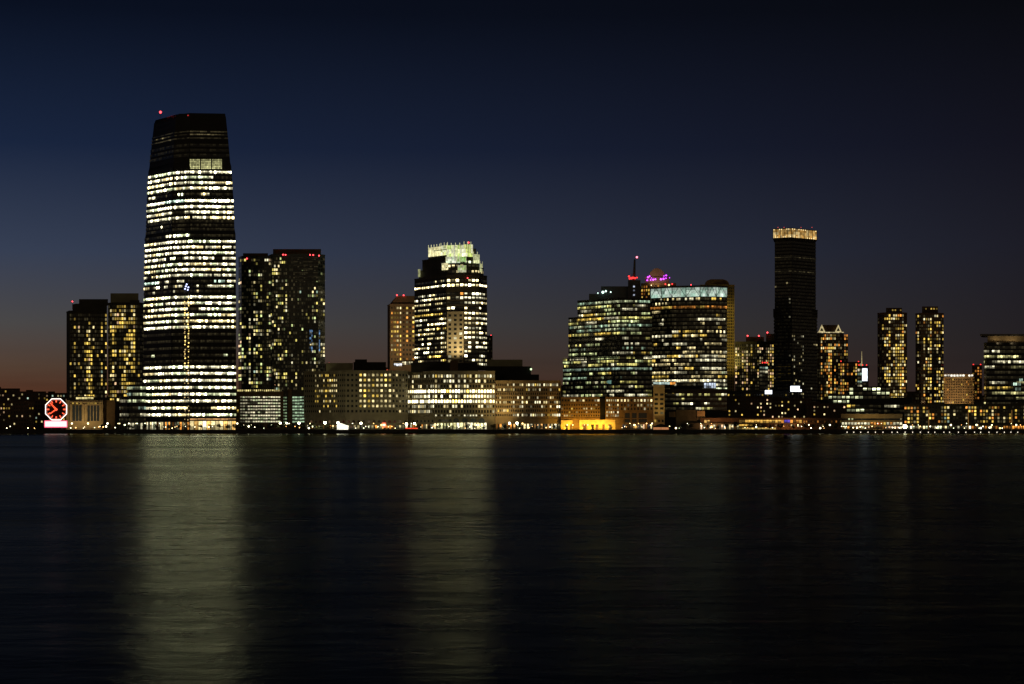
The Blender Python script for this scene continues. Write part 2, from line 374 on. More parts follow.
# ================================================================ pair of dark green glass residential towers
PAIR = 'dark green glass residential towers'
GP = [((245, 226, 120), 4), (WW, 2), (W_, 2), ((225, 240, 160), 2), (PK, .3), (CY, .3)]
b = Bld('residential_tower', 'dark glass residential tower with lower brown roof, next to the tallest tower', 256, 1600, group=PAIR)
ch = [(238.5, 14), (241.5, 1), (258, 0), (275, 0)]
b.body(ch, 256.5, 430, DKGREEN, depth=24); b.box('roof_plant', 243, 268, 252.8, 256.8, 4, 12, BROWN)
b.punched(ch, [(y, .22+.15*(y > 315)) for y in rows(260, 390, 3.72)], [2, 7, 8], .7, 2.3, pal=GP, gain=.9)
b.beacon(246.8, 258.6, -1, .6)
b = Bld('residential_tower', 'dark glass residential tower with taller brown roof and red lights, above the garage', 298, 1595, group=PAIR)
ch = [(268.5, 16), (272, 1), (291, 0), (318, 0), (325, 9)]
b.body(ch, 254.5, 430, DKGREEN, depth=24); b.box('roof_plant', 273, 321, 248.6, 254.8, 4, 14, BROWN)
b.punched(ch[:3], [(y, .25) for y in rows(258.5, 390, 3.72)], [1, 10], .7, 2.3, pal=GP, gain=.9)
b.punched(ch[2:], [(y, .2 if y > 285 else .05) for y in rows(258.5, 390, 3.72)], [13, 3], .66, 2.3, pal=GP, gain=.9)
for q in rows(258, 282, 3.7): b.ribbons([(293, -.4), (318, -.4)], [(q, .0)], 1.2, dim=.02, bay=4)  # louvre strips built as ribbons with a faint glow put in
b.punched([(309.5, -.5), (320, 1.5)], [(y, .75) for y in rows(331, 352, 2.4)], [6], .9, 2.1, pal=[((120, 165, 215), 1)], gain=.75, part='blue_lit_window', cols=False, unlit=False)
for px, py in ((283, 254.6), (285.5, 254.8), (310, 254.8), (313.2, 255), (319, 255.6)): b.beacon(px, py, -1, .55)
b = Bld('parking_garage', 'open parking garage with white lit decks below the dark glass towers', 262, 1560)
b.body(flat(233, 283.5), 392, 431, BROWN, depth=30); b.body(flat(283.5, 305, 1, 1), 390.5, 431, DKCONC, 'stair_wing', 26)
b.box('brick_pier', 288, 291.8, 389, 431, -1, 6, BROWN)
for q in rows(397.2, 422, 3.05):
    b.ribbon([(240, 0), (280.5, 0)], q, 1.35, lambda px, i, k: sc(lin(R.choice([W_, GR, (245, 236, 195)])), R.uniform(.5, 1.15)*min(1, .25+(px-240)/18) if R.random() < .9 else .05), 2.0, .8, 'deck_opening')
    b.ribbon([(282.5, 1), (287, 1)], q+.6, 1.6, lambda px, i, k: sc(lin((190, 225, 170)), R.uniform(.15, .5)), 2.0, .85, 'stair_opening')
    b.ribbon([(292.4, 1), (304.4, 1)], q+.2, 1.6, lambda px, i, k: sc(lin((200, 235, 190)), R.uniform(.2, .8)), 2.0, .9, 'stair_opening')
b.ribbon([(235, -.6), (282, -.6)], 390.6, 1.8, lambda px, i, k: sc(lin((255, 232, 150)), R.choice([.1, .4, .9, 1.2])), 1.6, .6, 'terrace_lights')
b.ribbon([(234, -.2), (239, -.2)], 411, 3, lambda px, i, k: sc(lin(YL), R.uniform(.2, .8)), 1.6, .6, 'deck_opening')

# ================================================================ beige stone offices along the water
STONE = 'beige stone offices with arcades'
def arcade(b, ch, y, rx, n, col, k, part='arch_window'):
    f = b.xy(ch)
    for (p, q), cnt in zip(zip(f, f[1:]), n):
        for i in range(cnt):
            t = (i+.5)/cnt; x = p[0]+(q[0]-p[0])*t; yy = p[1]+(q[1]-p[1])*t; l = math.hypot(q[0]-p[0], q[1]-p[1]); ux, uy = (q[0]-p[0])/l, (q[1]-p[1])/l
            r = rx*b.Y/F; z = Z(y, b.Y); m = MB(); pts = [(-r, -r*.9)]+[(-r*math.cos(a), r*.9*math.sin(a)) for a in [math.pi*j/8 for j in range(9)]]+[(r, -r*.9)]
            m.face([(x+ux*u+uy*.1, yy+uy*u-ux*.1, z+w) for u, w in pts][::-1], 0, sc(lin(R.choice(col)), R.choice(k))); m.build(part, GLASS, b.root)
def pilasters(b, ch, y0, y1, n, mat, w=.35):
    f = b.xy(ch)
    for (p, q), cnt in zip(zip(f, f[1:]), n):
        l = math.hypot(q[0]-p[0], q[1]-p[1]); ux, uy = (q[0]-p[0])/l, (q[1]-p[1])/l
        for i in range(cnt+1):
            m = MB()
            x = p[0]+(q[0]-p[0])*i/max(cnt, 1); y = p[1]+(q[1]-p[1])*i/max(cnt, 1)
            m.prism([(x-ux*w+uy*.4, y-uy*w-ux*.4), (x+ux*w+uy*.4, y+uy*w-ux*.4), (x+ux*w-uy*.3, y+uy*w+ux*.3), (x-ux*w-uy*.3, y-uy*w+ux*.3)], Z(y1, b.Y), Z(y0, b.Y)); m.build('pilaster', mat, b.root)
def cornice(b, ch, y, mat, h=.7, d=.7):
    m = MB(); f = b.xy(ch); z = Z(y, b.Y)
    for p, q in zip(f, f[1:]):
        l = math.hypot(q[0]-p[0], q[1]-p[1]); nx, ny = (q[1]-p[1])/l, -(q[0]-p[0])/l
        m.prism([(p[0]+nx*d, p[1]+ny*d), (q[0]+nx*d, q[1]+ny*d), (q[0]-nx*.2, q[1]-ny*.2), (p[0]-nx*.2, p[1]-ny*.2)], z-h/2, z+h/2)
    m.build('cornice', mat, b.root)
b = Bld('stone_office', 'beige stone office with olive roof box and half its windows lit, right of the garage', 356, 1530, group=STONE)
ch = [(304.5, 30), (346, 0), (392, 0), (408, 8)]
b.body(ch, 371, 431, BEIGE, depth=34)
rr = [375, 380, 385.3, 390.6, 395.8, 401, 406, 411.2]
b.punched(ch[:2], [(y, d, .75, [(314, 337)]) for y, d in zip(rr, (.5, .7, .5, .9, .6, .6, .6, .25))], [20], .5, 2.2, pal=[(YL, 3), (WW, 3)], cols=False, keep=60)
b.punched(ch[1:3], [(y, d, .95, [(358, 391)]) for y, d in zip(rr, (.95, .9, .95, .92, .9, .95, .9, .35))], [11], .5, 2.4, pal=[(YL, 3), (WW, 4)], cols=False)
b.punched(ch[2:], [(y, .2, .6) for y in rr], [5], .5, 2.4, pal=[(WW, 4)], cols=False)
pilasters(b, ch[:2], 372, 417, [10], BEIGE); pilasters(b, ch[1:3], 372, 417, [11], BEIGE, .5)
for y in (383, 414, 417): cornice(b, ch, y, BEIGE)
arcade(b, ch, 421.5, 1.5, [9, 9, 3], [(190, 150, 110), (150, 60, 40)], [.03, .1, .2])
b.ribbon(ch, 427, 3.4, lambda px, i, k: sc(lin(R.choice([W_, WW, OR])), R.choice([.05, .1, .3, .8, 1.6])), 2.6, .6, 'shopfront')
b.box('roof_plant', 326, 353, 362.5, 371.2, 12, 16, OLIVE); b.box('roof_plant', 353.5, 386, 361.5, 371.2, 14, 16, ROOF); b.box('roof_plant', 355, 367, 358.6, 362, 18, 8, ROOF)
b.punched([(386, 10), (395, 10)], [(369.6, .8, .5)], [4], .5, 1.2, pal=[((255, 110, 70), 1)], cols=False, part='roof_lamp', unlit=False)

b = Bld('stone_office', 'beige stone office with three brilliantly lit storeys and tall lit arches at street level', 452, 1525, group=STONE)
ch = [(408, 24), (434.5, 0), (495, 2)]
b.body(ch, 371.5, 431, BEIGE, depth=34)
rr = [376, 381, 386.2, 391.2, 396.3, 401.3, 406.3, 411.4]
bright = lambda y: 6.5 if y in (391.2, 401.3) else 2.2 if y == 396.3 else .95
b.punched(ch[:2], [(y, d, bright(y)) for y, d in zip(rr, (.7, .1, .5, 1, .7, 1, .9, .95))], [13], .6, 2.8, pal=[(W_, 3), (WW, 2)], cols=False, keep=60)
b.punched(ch[1:], [(y, d, bright(y)) for y, d in zip(rr, (.85, .6, .35, .97, .65, .98, .5, .25))], [21], .6, 2.8, pal=[(W_, 4), (WW, 3), (YL, .4)], cols=False, gain=1.1)
b.punched(ch[1:], [(415.4, .4, .7)], [21], .5, 1.6, pal=[(W_, 4)], cols=False)
pilasters(b, ch[:2], 372, 417, [13], BEIGE, .3)
for y in (383.6, 413.6, 417.6): cornice(b, ch, y, BEIGE)
arcade(b, [(438, 0), (452, 0)], 420.5, 1.5, [4], [(190, 180, 140)], [.02, .06]); arcade(b, [(408, 24), (434.5, 0)], 421, 1.3, [7], [(190, 180, 140)], [.01, .03])
arcade(b, [(452, .5), (486, 1.5)], 420.6, 2.9, [4], [(190, 190, 150)], [.02, .05], 'great_arch')
b.ribbon([(433.5, 0), (453, 0)], 426, 5.6, lambda px, i, k: sc(lin(R.choice([WW, W_, (240, 235, 170)])), R.uniform(.4, 1.6)), 2.4, .62, 'shopfront')
b.ribbon([(453, .4), (487, 1.6)], 426, 6.4, lambda px, i, k: sc(lin(R.choice([WW, W_, (250, 240, 170)])), R.uniform(.7, 1.8)), 2.6, .74, 'shopfront')
b.ribbon(ch[:2], 426.5, 4.4, lambda px, i, k: sc(lin(R.choice([WW, W_, OR])), R.choice([.02, .1, .6, 1.0])), 2.6, .6, 'shopfront')
b.box('roof_plant', 411, 478, 362.5, 371.8, 10, 22, ROOF); b.box('roof_plant', 450, 458, 360, 371, 9.5, 6, BROWN)

b = Bld('stone_office', 'tan stone office with a floodlit gold left end and square white windows', 527, 1522, group=STONE)
ch = [(495.5, 3), (512.6, 0), (560.5, 2)]
b.body(ch, 381, 431, TAN, depth=34)
rr = [384.8, 389.6, 393.6, 397.6, 402.2, 406.6, 410.6, 415]
b.punched(ch[:2], [(y, d, .9) for y, d in zip(rr, (.1, .6, 0, .1, .85, 0, .55, 0))], [9], .58, 2.3, pal=[(WW, 3), (YL, 1)], cols=False)
b.punched(ch[1:], [(y, d, 1.1) for y, d in zip(rr, (.75, .3, 0, .4, .6, .55, .03, .85))], [22], .6, 2.4, pal=[(W_, 3), (WW, 2), (YL, .3)], cols=False)
pilasters(b, ch[1:], 381.5, 420, [4], TAN); cornice(b, ch, 392, TAN); cornice(b, ch, 419, TAN)
b.ribbon(ch, 426.3, 4.8, lambda px, i, k: sc(lin(R.choice([WW, OR, (255, 190, 110), W_])), R.choice([.05, .15, .5, 1.0, 1.7])), 2.6, .55, 'shopfront')
b.box('roof_plant', 487, 522.5, 358.5, 366.5, 26, 14, OLIVE); b.box('roof_plant', 486, 531, 365.5, 382, 22, 18, ROOF); b.box('roof_plant', 504, 539, 374, 382, 14, 12, ROOF)
b.beacon(531, 369.2, 20, .8, emit('white_roof_lamp', lin((225, 255, 200)), 1.6), 2)

# ================================================================ central tower with floodlit crown
b = Bld('office_tower', 'central setback office tower with a glowing pale green crown', 450, 1600)
c0 = [(414.5, 50), (446.5, 4), (464, 0), (479, 3), (487, 16)]
b.body(c0, 275, 368, wallmat('charcoal_granite', (.07, .06, .045), .6), depth=20)
c1 = [(419, 46), (447, 8), (464, 4), (478, 6), (483.5, 18)]; GR2 = bpy.data.materials['charcoal_granite']
b.body(c1, 267, 275.2, GR2, 'setback_wall', 18)
c2 = [(422.3, 44), (447, 12), (464, 8), (479, 14)]
b.body(c2, 256.3, 267.2, GR2, 'setback_wall', 16)
c3 = [(428.3, 40), (447, 18), (464, 13), (476, 16)]
b.body(c3, 247.5, 256.5, GR2, 'crown_wall', 12)
gr = [(280.2, .5, .8, None, [(434, 484)]), (285, 1, 3.2), (293.6, .85, .9, None, [(415, 437)]), (293.6+4.1, .9, 1.0), (302.6, .85), (308, .6), (313.2, .8), (318.2, .7), (323, .85), (328, .65, 1.1), (332.6, .7), (337.5, .5), (342.6, .6), (347, .5), (351.4, .5), (355.8, .55), (360, .45), (364, .85)]
b.ribbons([(414.5, 50), (446.5, 4)], gr, 1.8, pal=[(WW, 4), (W_, 3), (YL, 1)], bay=3.1, frac=.62, run=.45, gain=1.7, hdr=True)
b.ribbons(c0[2:], [(r[0], min(1, r[1]+.1)) + tuple(r[2:4]) for r in gr], 2.0, pal=[(WW, 3), (W_, 4)], bay=3.4, frac=.66, run=.4, gain=1.7, hdr=True)
b.ribbons(c0[1:3], [(280.2, .7), (285, 1, 3.2), (293.6, .5, .8, [(OR, 1)]), (297.7, .7), (302.6, .7), (308, .6)], 2.5, pal=[(WW, 3), (W_, 3)], bay=3.4, frac=.66, run=.4, gain=1.7, hdr=True)
b.body([(447, 2.6), (463.6, -.8)], 312, 368, BEIGE, 'stone_bay', 3)
b.punched([(447, 2.6), (463.6, -.8)], [(y, .22, .8) for y in rows(315.4, 366, 4.55)], [3], .5, 2.3, pal=[(WW, 1), (W_, 1)], cols=False)
b.ribbons([(423, 44), (447, 12)], [(261, .08), (265, .9, .85)], 2.2, pal=[(WW, 1)], bay=3, frac=.6)
b.ribbons([(447, 11.7), (464, 7.7), (479, 13.7)], [(265, .8, .9), (269.9, .7, .8), (261, .6, .8)], 2.3, pal=[(WW, 2), (GR, 1)], bay=3.2, frac=.62)
b.ribbons([(447, 7.8), (464, 3.8), (478, 5.8), (483.5, 17.8)], [(271, .7, .9)], 2.3, pal=[(WW, 2), (OR, .5)], bay=3.2, frac=.62)
LAST = []
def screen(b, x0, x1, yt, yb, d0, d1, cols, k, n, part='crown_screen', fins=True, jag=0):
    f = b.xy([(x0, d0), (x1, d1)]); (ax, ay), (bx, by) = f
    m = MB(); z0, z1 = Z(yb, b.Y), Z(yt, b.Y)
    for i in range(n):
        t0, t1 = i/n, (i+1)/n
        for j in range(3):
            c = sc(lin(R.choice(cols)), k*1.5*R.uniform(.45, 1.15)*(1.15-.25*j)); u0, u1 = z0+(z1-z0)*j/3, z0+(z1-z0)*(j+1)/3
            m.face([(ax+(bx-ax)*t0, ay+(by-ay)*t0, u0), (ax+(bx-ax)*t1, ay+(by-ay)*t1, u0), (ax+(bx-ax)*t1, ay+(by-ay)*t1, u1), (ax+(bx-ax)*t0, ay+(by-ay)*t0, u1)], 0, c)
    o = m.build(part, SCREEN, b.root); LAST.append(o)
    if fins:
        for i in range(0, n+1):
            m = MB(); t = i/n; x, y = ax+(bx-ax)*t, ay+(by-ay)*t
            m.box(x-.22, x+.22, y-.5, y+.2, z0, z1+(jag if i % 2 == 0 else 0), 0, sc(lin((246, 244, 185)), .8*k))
            m.build('crown_fin', SCREEN, o)  # floodlight on the fins put in as their own glow
PG = [(248, 240, 175), (222, 238, 150), (240, 246, 205)]  # floodlit crown: its light is put into the panels as emission
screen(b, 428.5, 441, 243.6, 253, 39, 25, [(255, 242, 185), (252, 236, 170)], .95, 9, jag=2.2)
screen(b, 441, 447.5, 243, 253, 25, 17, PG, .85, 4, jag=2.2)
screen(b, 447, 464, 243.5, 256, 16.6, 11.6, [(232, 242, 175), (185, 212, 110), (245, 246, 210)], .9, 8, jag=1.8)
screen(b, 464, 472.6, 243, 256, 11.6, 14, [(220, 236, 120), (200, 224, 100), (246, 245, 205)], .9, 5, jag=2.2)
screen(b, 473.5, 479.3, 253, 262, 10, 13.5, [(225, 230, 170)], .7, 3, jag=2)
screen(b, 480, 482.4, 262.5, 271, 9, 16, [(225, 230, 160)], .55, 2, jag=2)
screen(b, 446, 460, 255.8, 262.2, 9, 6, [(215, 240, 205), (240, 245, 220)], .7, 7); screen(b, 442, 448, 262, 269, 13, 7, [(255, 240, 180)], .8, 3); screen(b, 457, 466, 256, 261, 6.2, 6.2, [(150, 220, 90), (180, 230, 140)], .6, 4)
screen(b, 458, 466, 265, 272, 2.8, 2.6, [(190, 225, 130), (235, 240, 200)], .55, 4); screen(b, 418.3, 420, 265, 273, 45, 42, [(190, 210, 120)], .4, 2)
b.beacon(468.6, 242.6, 12, .6); b.beacon(467.6, 278, -1.5, .5)

# narrow dark block and brown floodlit tower behind the central tower
b = Bld('slim_tower', 'slim dark tower with a red roof light just right of the central tower', 489.5, 1720)
b.body(flat(485.5, 492.6), 336, 420, DKBRICK, depth=10); b.punched(flat(485.5, 492.6), [(y, .1) for y in rows(339, 376, 4)], [4], .5, 2, gain=.4); b.beacon(491, 335.6, 1, .6)
b = Bld('brown_tower', 'brown masonry tower with sloping shoulders behind the central tower', 402, 1760)
b.body([(387.5, 20), (390, 0), (418, 0)], 304.5, 420, STONE_, depth=18)
m = MB(); ya = b.Y
m.loft([[(X(p, ya+d), ya+d, Z(304.5, ya)) for p, d in ((388, 18), (390.5, .5), (418, .5), (418, 18))], [(X(p, ya+d), ya+d, Z(295.6, ya)) for p, d in ((396, 16), (397, 4), (418, 4), (418, 16))]]); m.build('roof', STONE_, b.root)
b.punched([(390, 0), (418, 0)], [(308, .5, 1.2)]+[(y, .6, 1.2) for y in rows(313, 360, 4.6)], [9], .55, 2.1, pal=[(YL, 3), (WW, 2), (OR, 3)])
for x in (391, 394.5, 398, 401.5, 405, 408.5): m = MB(); m.box(X(x-.35, ya), X(x+.35, ya), ya-.6, ya+.2, Z(420, ya), Z(307, ya)); m.build('pilaster', STONE_, b.root)
b.beacon(397, 295.2, 3, .6); b.beacon(403.6, 295.2, 3, .6)
b.box('canopy_roof', 394, 412, 362.5, 363.6, -14, 10, CONC)
b.ribbon([(394, -14.2), (402, -14.2)], 365.2, 2.4, lambda px, i, k: sc(lin((240, 245, 255)), R.uniform(.8, 1.5)), 1.8, .9, 'canopy_light'); b.ribbon([(402, -14.4), (413, -14.4)], 363.6, 3, lambda px, i, k: sc(lin((255, 240, 190)), R.choice([.1, .5, 1.2])), 1.8, .7, 'canopy_light')
# ================================================================ middle pair of glass office towers
b = Bld('office_tower', 'stepped dark glass office tower with a tall antenna mast and red lights', 610, 1560)
MP = [((240, 228, 130), 4), (W_, 4), ((225, 236, 165), 3), (YL, 1)]; MG = [((195, 228, 190), 3), (GR, 2)]
full = [(563, 52), (620, 0), (652, 4)]
b.body(full, 357, 400, DARK, 'lower_wall', 24); mid = [(568.5, 48), (620, 1), (652, 5)]; b.body(mid, 315, 357.2, DARK, 'wall', 22)
top = [(577.5, 41), (620, 2), (650, 6)]; b.body(top, 298, 315.2, DARK, 'upper_wall', 20)
b.box('roof_plant', 589, 641, 292, 298.2, 22, 14, DKGREEN); b.box('roof_plant', 601, 641, 284, 292.2, 26, 14, DKGREEN); b.box('stair_tower', 628, 640.5, 279, 298, 12, 10, METAL)
b.ribbons(top, [(301.2, 1, .62, MG), (305.4, .85, .9), (309, .6, .75), (313.2, .8, 1.0)], 2.3, pal=MP, bay=1.7, run=.72, gain=.95)
b.ribbons(mid, [(317.6, .8, .9), (321.2, .8, 1.0), (325, .95, .5, MG), (329, .85, .5, MG), (333, .7, .9), (338, .3), (343.6, .5, .8, None, [(563, 600), (625, 641)]), (348, .45, .6, MG, [(566, 585), (623, 650)]), (352.8, .9, .8)], 2.3, pal=MP, bay=1.7, run=.72, gain=.95)
b.ribbons(full, [(357.4, .7, .8), (361, .7, .8), (364.4, .5, .8), (368.6, .9, .42, [(CY, 2), (MG[0][0], 1)]), (373, .4, .8), (377.4, .35, .6, MG), (382, .5, .9), (386.6, .4, .6), (391, .45, .8), (395, .8, 1.0)], 2.3, pal=MP, bay=1.7, run=.66, gain=.95)
CF_ = emit('cool_flood', lin((220, 255, 240)), 3.0)
for px, d, py, r in ((604, 19, 290.6, 1), (607, 19, 289.6, .7), (612, 20, 290.4, .5), (599, 20, 291.4, .4)):
    m = MB(); m.ball((X(px, b.Y), b.Y+d, Z(py, b.Y)), r, n=8, m=5); m.build('roof_floodlight', CF_, b.root)
ax, ay = X(636, b.Y), b.Y+16; m = MB()
m.tube((ax-.6, ay, Z(280, b.Y)), (ax, ay, Z(257.6, b.Y)), 1.25, .7, 8); m.tube((ax-2.2, ay, Z(279, b.Y)), (ax-2.2, ay, Z(272, b.Y)), .25, .2, 6); an_ = m.build('antenna', METAL, b.root)
o_ = b.beacon(636.9, 257.2, 16, .8, emit('pink_beacon', (1, .18, .25), 4)); o_.parent = an_
REDD = emit('red_cluster_light', (1, .03, .03), 2.0, 'NONE')
for px, py, r in ((629, 276.4, .8), (631.4, 278.2, .9), (633, 277.8, .9), (635, 278.2, .8), (629.6, 278.6, .7), (637, 277.6, .6)): b.beacon(px, py, 13, r, REDD, 1)
b.punched([(632, 11.8), (636, 11.8)], [(285.4, 1, 1), (289.4, 1, 1), (294, 1, .5)], [1], .4, 1.6, pal=[((220, 230, 255), 1)], cols=False, unlit=False)
m = MB(); x, z = X(611, b.Y), Z(381.8, b.Y); pts = [(x+3.2*math.cos(t), b.Y+7.6, z+1.4*math.sin(t)) for t in [2*math.pi*i/16 for i in range(16)]]
m.face(pts[::-1], 0, sc(lin((160, 220, 200)), .3)); m.build('oval_sign', GLASS, b.root)

b = Bld('office_tower', 'bow fronted glass office tower with a glowing white trussed roof screen', 690, 1575)
ch = [(650.5, 24), (672, 8), (700, 1), (716, 2), (727, 8)]
b.body(ch, 297, 400, DARK, depth=24)
ys = rows(298.6, 392, 4.1)
d = [(.5, 1.2, None, [(658, 668), (670, 722)]), (.3, 1.0, None, [(652, 668)]), (.8, .45, [(OR, 2), (YL, 1)]), (.05,), (.1,), (.12,), (.22, .9), (.08,), (.6, 1.1, None, [(672, 703), (706, 726)]), (.45, .9), (.3, .9), (.4, 1.0), (.4, .8), (.3, .8), (.75, 1.1), (.35, .8), (.4, .8), (.35, .9), (.5, .9), (.3, .8), (.85, 1.2), (.35, .8), (.4, 1.0), ]
b.ribbons(ch, [(y,)+((v[0] if len(v) > 3 else v[0]+.15),)+tuple(v[1:]) if len(v) > 1 else (y, v[0]+.06, .7) for y, v in zip(ys, d)], 2.4, pal=[(W_, 4), (YL, 3), (WW, 3), (GR, .6)], bay=1.7, run=.66, gain=.95)
f = b.xy(ch); n = 0
for k, ((ax, ay), (bx, by)) in enumerate(zip(f, f[1:])):
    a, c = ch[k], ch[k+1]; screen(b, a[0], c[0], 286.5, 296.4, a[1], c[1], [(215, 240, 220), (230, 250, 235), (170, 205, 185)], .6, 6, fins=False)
    m = MB(); z0, z1 = Z(296.6, b.Y), Z(286.2, b.Y); q = 2 if k < 3 else 1
    for i in range(q):
        p = lambda t, z: (ax+(bx-ax)*t, ay+(by-ay)*t-.4, z); t0, t1 = i/q, (i+1)/q
        m.tube(p(t0, z0), p((t0+t1)/2, z1), .18, n=5); m.tube(p((t0+t1)/2, z1), p(t1, z0), .18, n=5); m.tube(p(t0, z0), p(t0, z1), .3, n=5)
    m.tube((ax, ay-.4, z1), (bx, by-.4, z1), .8, n=5); m.build('truss', METAL, LAST[-1])
m = MB(); m.prism([(x, y+.6) for x, y in b.poly(ch, 20)], Z(297, b.Y), Z(286.6, b.Y)); m.build('roof_house', DARK, b.root)
b.beacon(691, 284.8, 4, .45)
b.ribbon([(704, -.6), (716, -.6)], 385.5, 5, lambda px, i, k: sc(lin((220, 235, 255)), R.uniform(.2, 1.1)), 1.8, .8, 'lit_atrium')

b = Bld('stone_tower', 'brown stone tower with magenta lit crown behind the two middle glass towers', 656, 1760)
b.body([(641, 4), (650, 0), (676, 2)], 283.5, 400, STONE_, depth=18); b.box('crown_wall', 645, 669, 276.5, 283.8, 3, 12, STONE_)
m = MB(); Y = b.Y+8; m.loft([[(X(px+dx, Y+dy), Y+dy, Z(py, Y)) for dx, dy in ((-w, -4), (w, -4), (w, 4), (-w, 4))] for px, py, w in ((657, 276.8, 8), (657, 272.6, 7), (657, 269.5, 3.4), (657, 268.5, 1))]); m.build('dome_roof', STONE_, b.root)
b.punched([(641, 4), (650, 0)], [(y, .55, .6) for y in rows(286.5, 300, 3.6)], [4], .5, 2, pal=[(OR, 1), (YL, 1)], cols=False); b.punched([(650, 0), (676, 2)], [(285.8, .2, .5)], [11], .5, 1.6, pal=[(OR, 1)], cols=False)
PUR = emit('magenta_floodlight', (.62, .03, 1), 2.0, 'NONE')
m_ = ((647.2, 280.2, .9), (648, 277.2, 1.0), (649.6, 276.2, .8), (650.6, 280, .7), (653, 279.6, 1.0), (655.4, 279.2, .9), (661, 279.2, 1.1), (663.6, 278.8, 1.1), (666.2, 275.4, .9), (666, 278.2, .7), (664, 276, .6), (669.6, 277.8, .5), (651.5, 278, .5))
for px, py, r in m_: b.beacon(px, py, 1.5, r*.9, PUR, 1)
for px, py in ((665.4, 284.2), (672.2, 284)): b.beacon(px, py, -1, .7, REDD)
b.beacon(669, 285, -1.2, .8, emit('white_crown_lamp', lin(WW), 2))
b = Bld('gridded_tower', 'tall olive tower with fine window grid and rounded brown top, behind the bow fronted tower', 720, 1720)
b.body([(700, 2), (725, 0), (734.5, 4)], 285, 400, wallmat('olive_precast', (.26, .2, .08), .85), depth=16)
m = MB(); Y = b.Y+6; rg = []
for py, a in ((287, 1), (283.5, 1), (281, .84), (279.6, .5)):
    rg.append([(X(717+12*a*sx, Y+5*sy), Y+5*sy, Z(py, Y)) for sx, sy in ((-1, -1), (1, -1), (1, 1), (-1, 1))])
m.loft(rg); m.build('rounded_top', BROWN, b.root)
b.punched([(725.2, 0), (734.3, 4)], [(y, .03, .3) for y in rows(288, 392, 3.0)], [5], .6, 1.8, cols=False, dark=.0)

# ================================================================ brick block with gold floodlit base
b = Bld('brick_block', 'brown brick block with a gold floodlit ground floor, below the antenna tower', 607, 1518)
ch1 = [(561, 1), (600, 0)]; ch2 = [(605.4, 0), (620, 0), (653, 0)]
b.body(ch1, 397.6, 431, BROWN); b.body(ch2, 397.6, 431, BROWN); b.body([(599.6, 5), (606, 5)], 398.5, 431, DARK, 'recess_wall', 18, roof=False)  # recess between the wings built in the dark wall material
b.punched(ch1, [(400.4, .55, 1.0)], [13], .6, 2.0, pal=[(WW, 1), (W_, 1)], cols=False)
b.punched(ch1, [(y, .34, .8) for y in (405, 408.6, 412.2, 415.6)], [16], .5, 1.7, pal=[(WW, 1), (YL, 1)], cols=False)
b.punched([(606, 0), (619, 0)], [(400.4, .9, 1.0)]+[(y, .7, .8) for y in (405, 408.6, 412.2, 415.6)], [6], .55, 2.0, pal=[(W_, 1), (WW, 1)], cols=False)
b.punched([(620, 0), (653, 0)], [(400.4, .8, 1.1), (405.2, .3, .4), (408.8, .2, .4)], [10], .5, 2.4, pal=[(W_, 1), (WW, 1)], cols=False)
for x0, x1 in ((625, 629.8), (632, 636.6), (638.6, 646.8)):
    m = MB(); m.box(X(x0, b.Y), X(x1, b.Y), b.Y-.1, b.Y+.1, Z(422.6, b.Y), Z(413, b.Y), 0, (.004, .003, .002)); m.build('tall_window', GLASS, b.root)
b.box('base_wall', 561, 572.4, 420.2, 431, -.45, 1.2, wallmat('brightened_base', (.62, .5, .26), .8)); b.box('base_wall', 579.5, 615.4, 419.8, 431, -.45, 1.2, bpy.data.materials['brightened_base'])  # paler coat added over the brick, gold brightness put into its colour
for x in (623.6, 630.9, 637.6, 648): m = MB(); m.box(X(x-.5, b.Y), X(x+.5, b.Y), b.Y-.5, b.Y+.1, Z(424, b.Y), Z(411.6, b.Y)); m.build('pilaster', BROWN, b.root)
cornice(b, ch1, 418.6, BROWN); cornice(b, ch2, 418.6, BROWN)
for x, w in ((566.5, 1.3), (571, 1.1), (585, 1.6), (592.5, 1.5), (597, 1.4), (603.5, 1.3), (610, 1.6), (583, .8)):
    m = MB(); m.box(X(x-w, b.Y), X(x+w, b.Y), b.Y-.62, b.Y-.35, Z(431, b.Y), Z(424.4, b.Y), 0, sc(lin(OR), R.choice([.004, .01, .02, .3]))); m.build('doorway', GLASS, b.root)
b.ribbon([(622, -.1), (652.6, -.1)], 426.6, 4.4, lambda px, i, k: sc(lin(R.choice([WW, PK, OR, (220, 225, 255)])), R.choice([.05, .3, .9, 1.1])), 2.0, .6, 'shopfront')

b = Bld('stone_house', 'narrow beige stone block with wide dark windows and a bright roof canopy', 659, 1516)
b.body(flat(653.4, 664.6), 384.6, 431, TAN, depth=22)
b.punched(flat(653.4, 664.6), [(y, .12, .8) for y in (394.6, 399.2, 403.8, 408.4, 413)], [2], .62, 2.2, cols=False)
cornice(b, flat(653.4, 664.6), 417.4, TAN); b.punched(flat(653.4, 664.6), [(421, .1, .4)], [3], .5, 2.6, cols=False)
b.box('roof_canopy', 653, 676, 381.6, 382.4, -1, 14, CONC)
b.ribbon([(653.2, -1.1), (675.5, -1.1)], 383.4, 2.2, lambda px, i, k: sc(lin((210, 235, 225) if px < 670 else OR), R.uniform(.5, 1.3)), 2, .9, 'canopy_light')

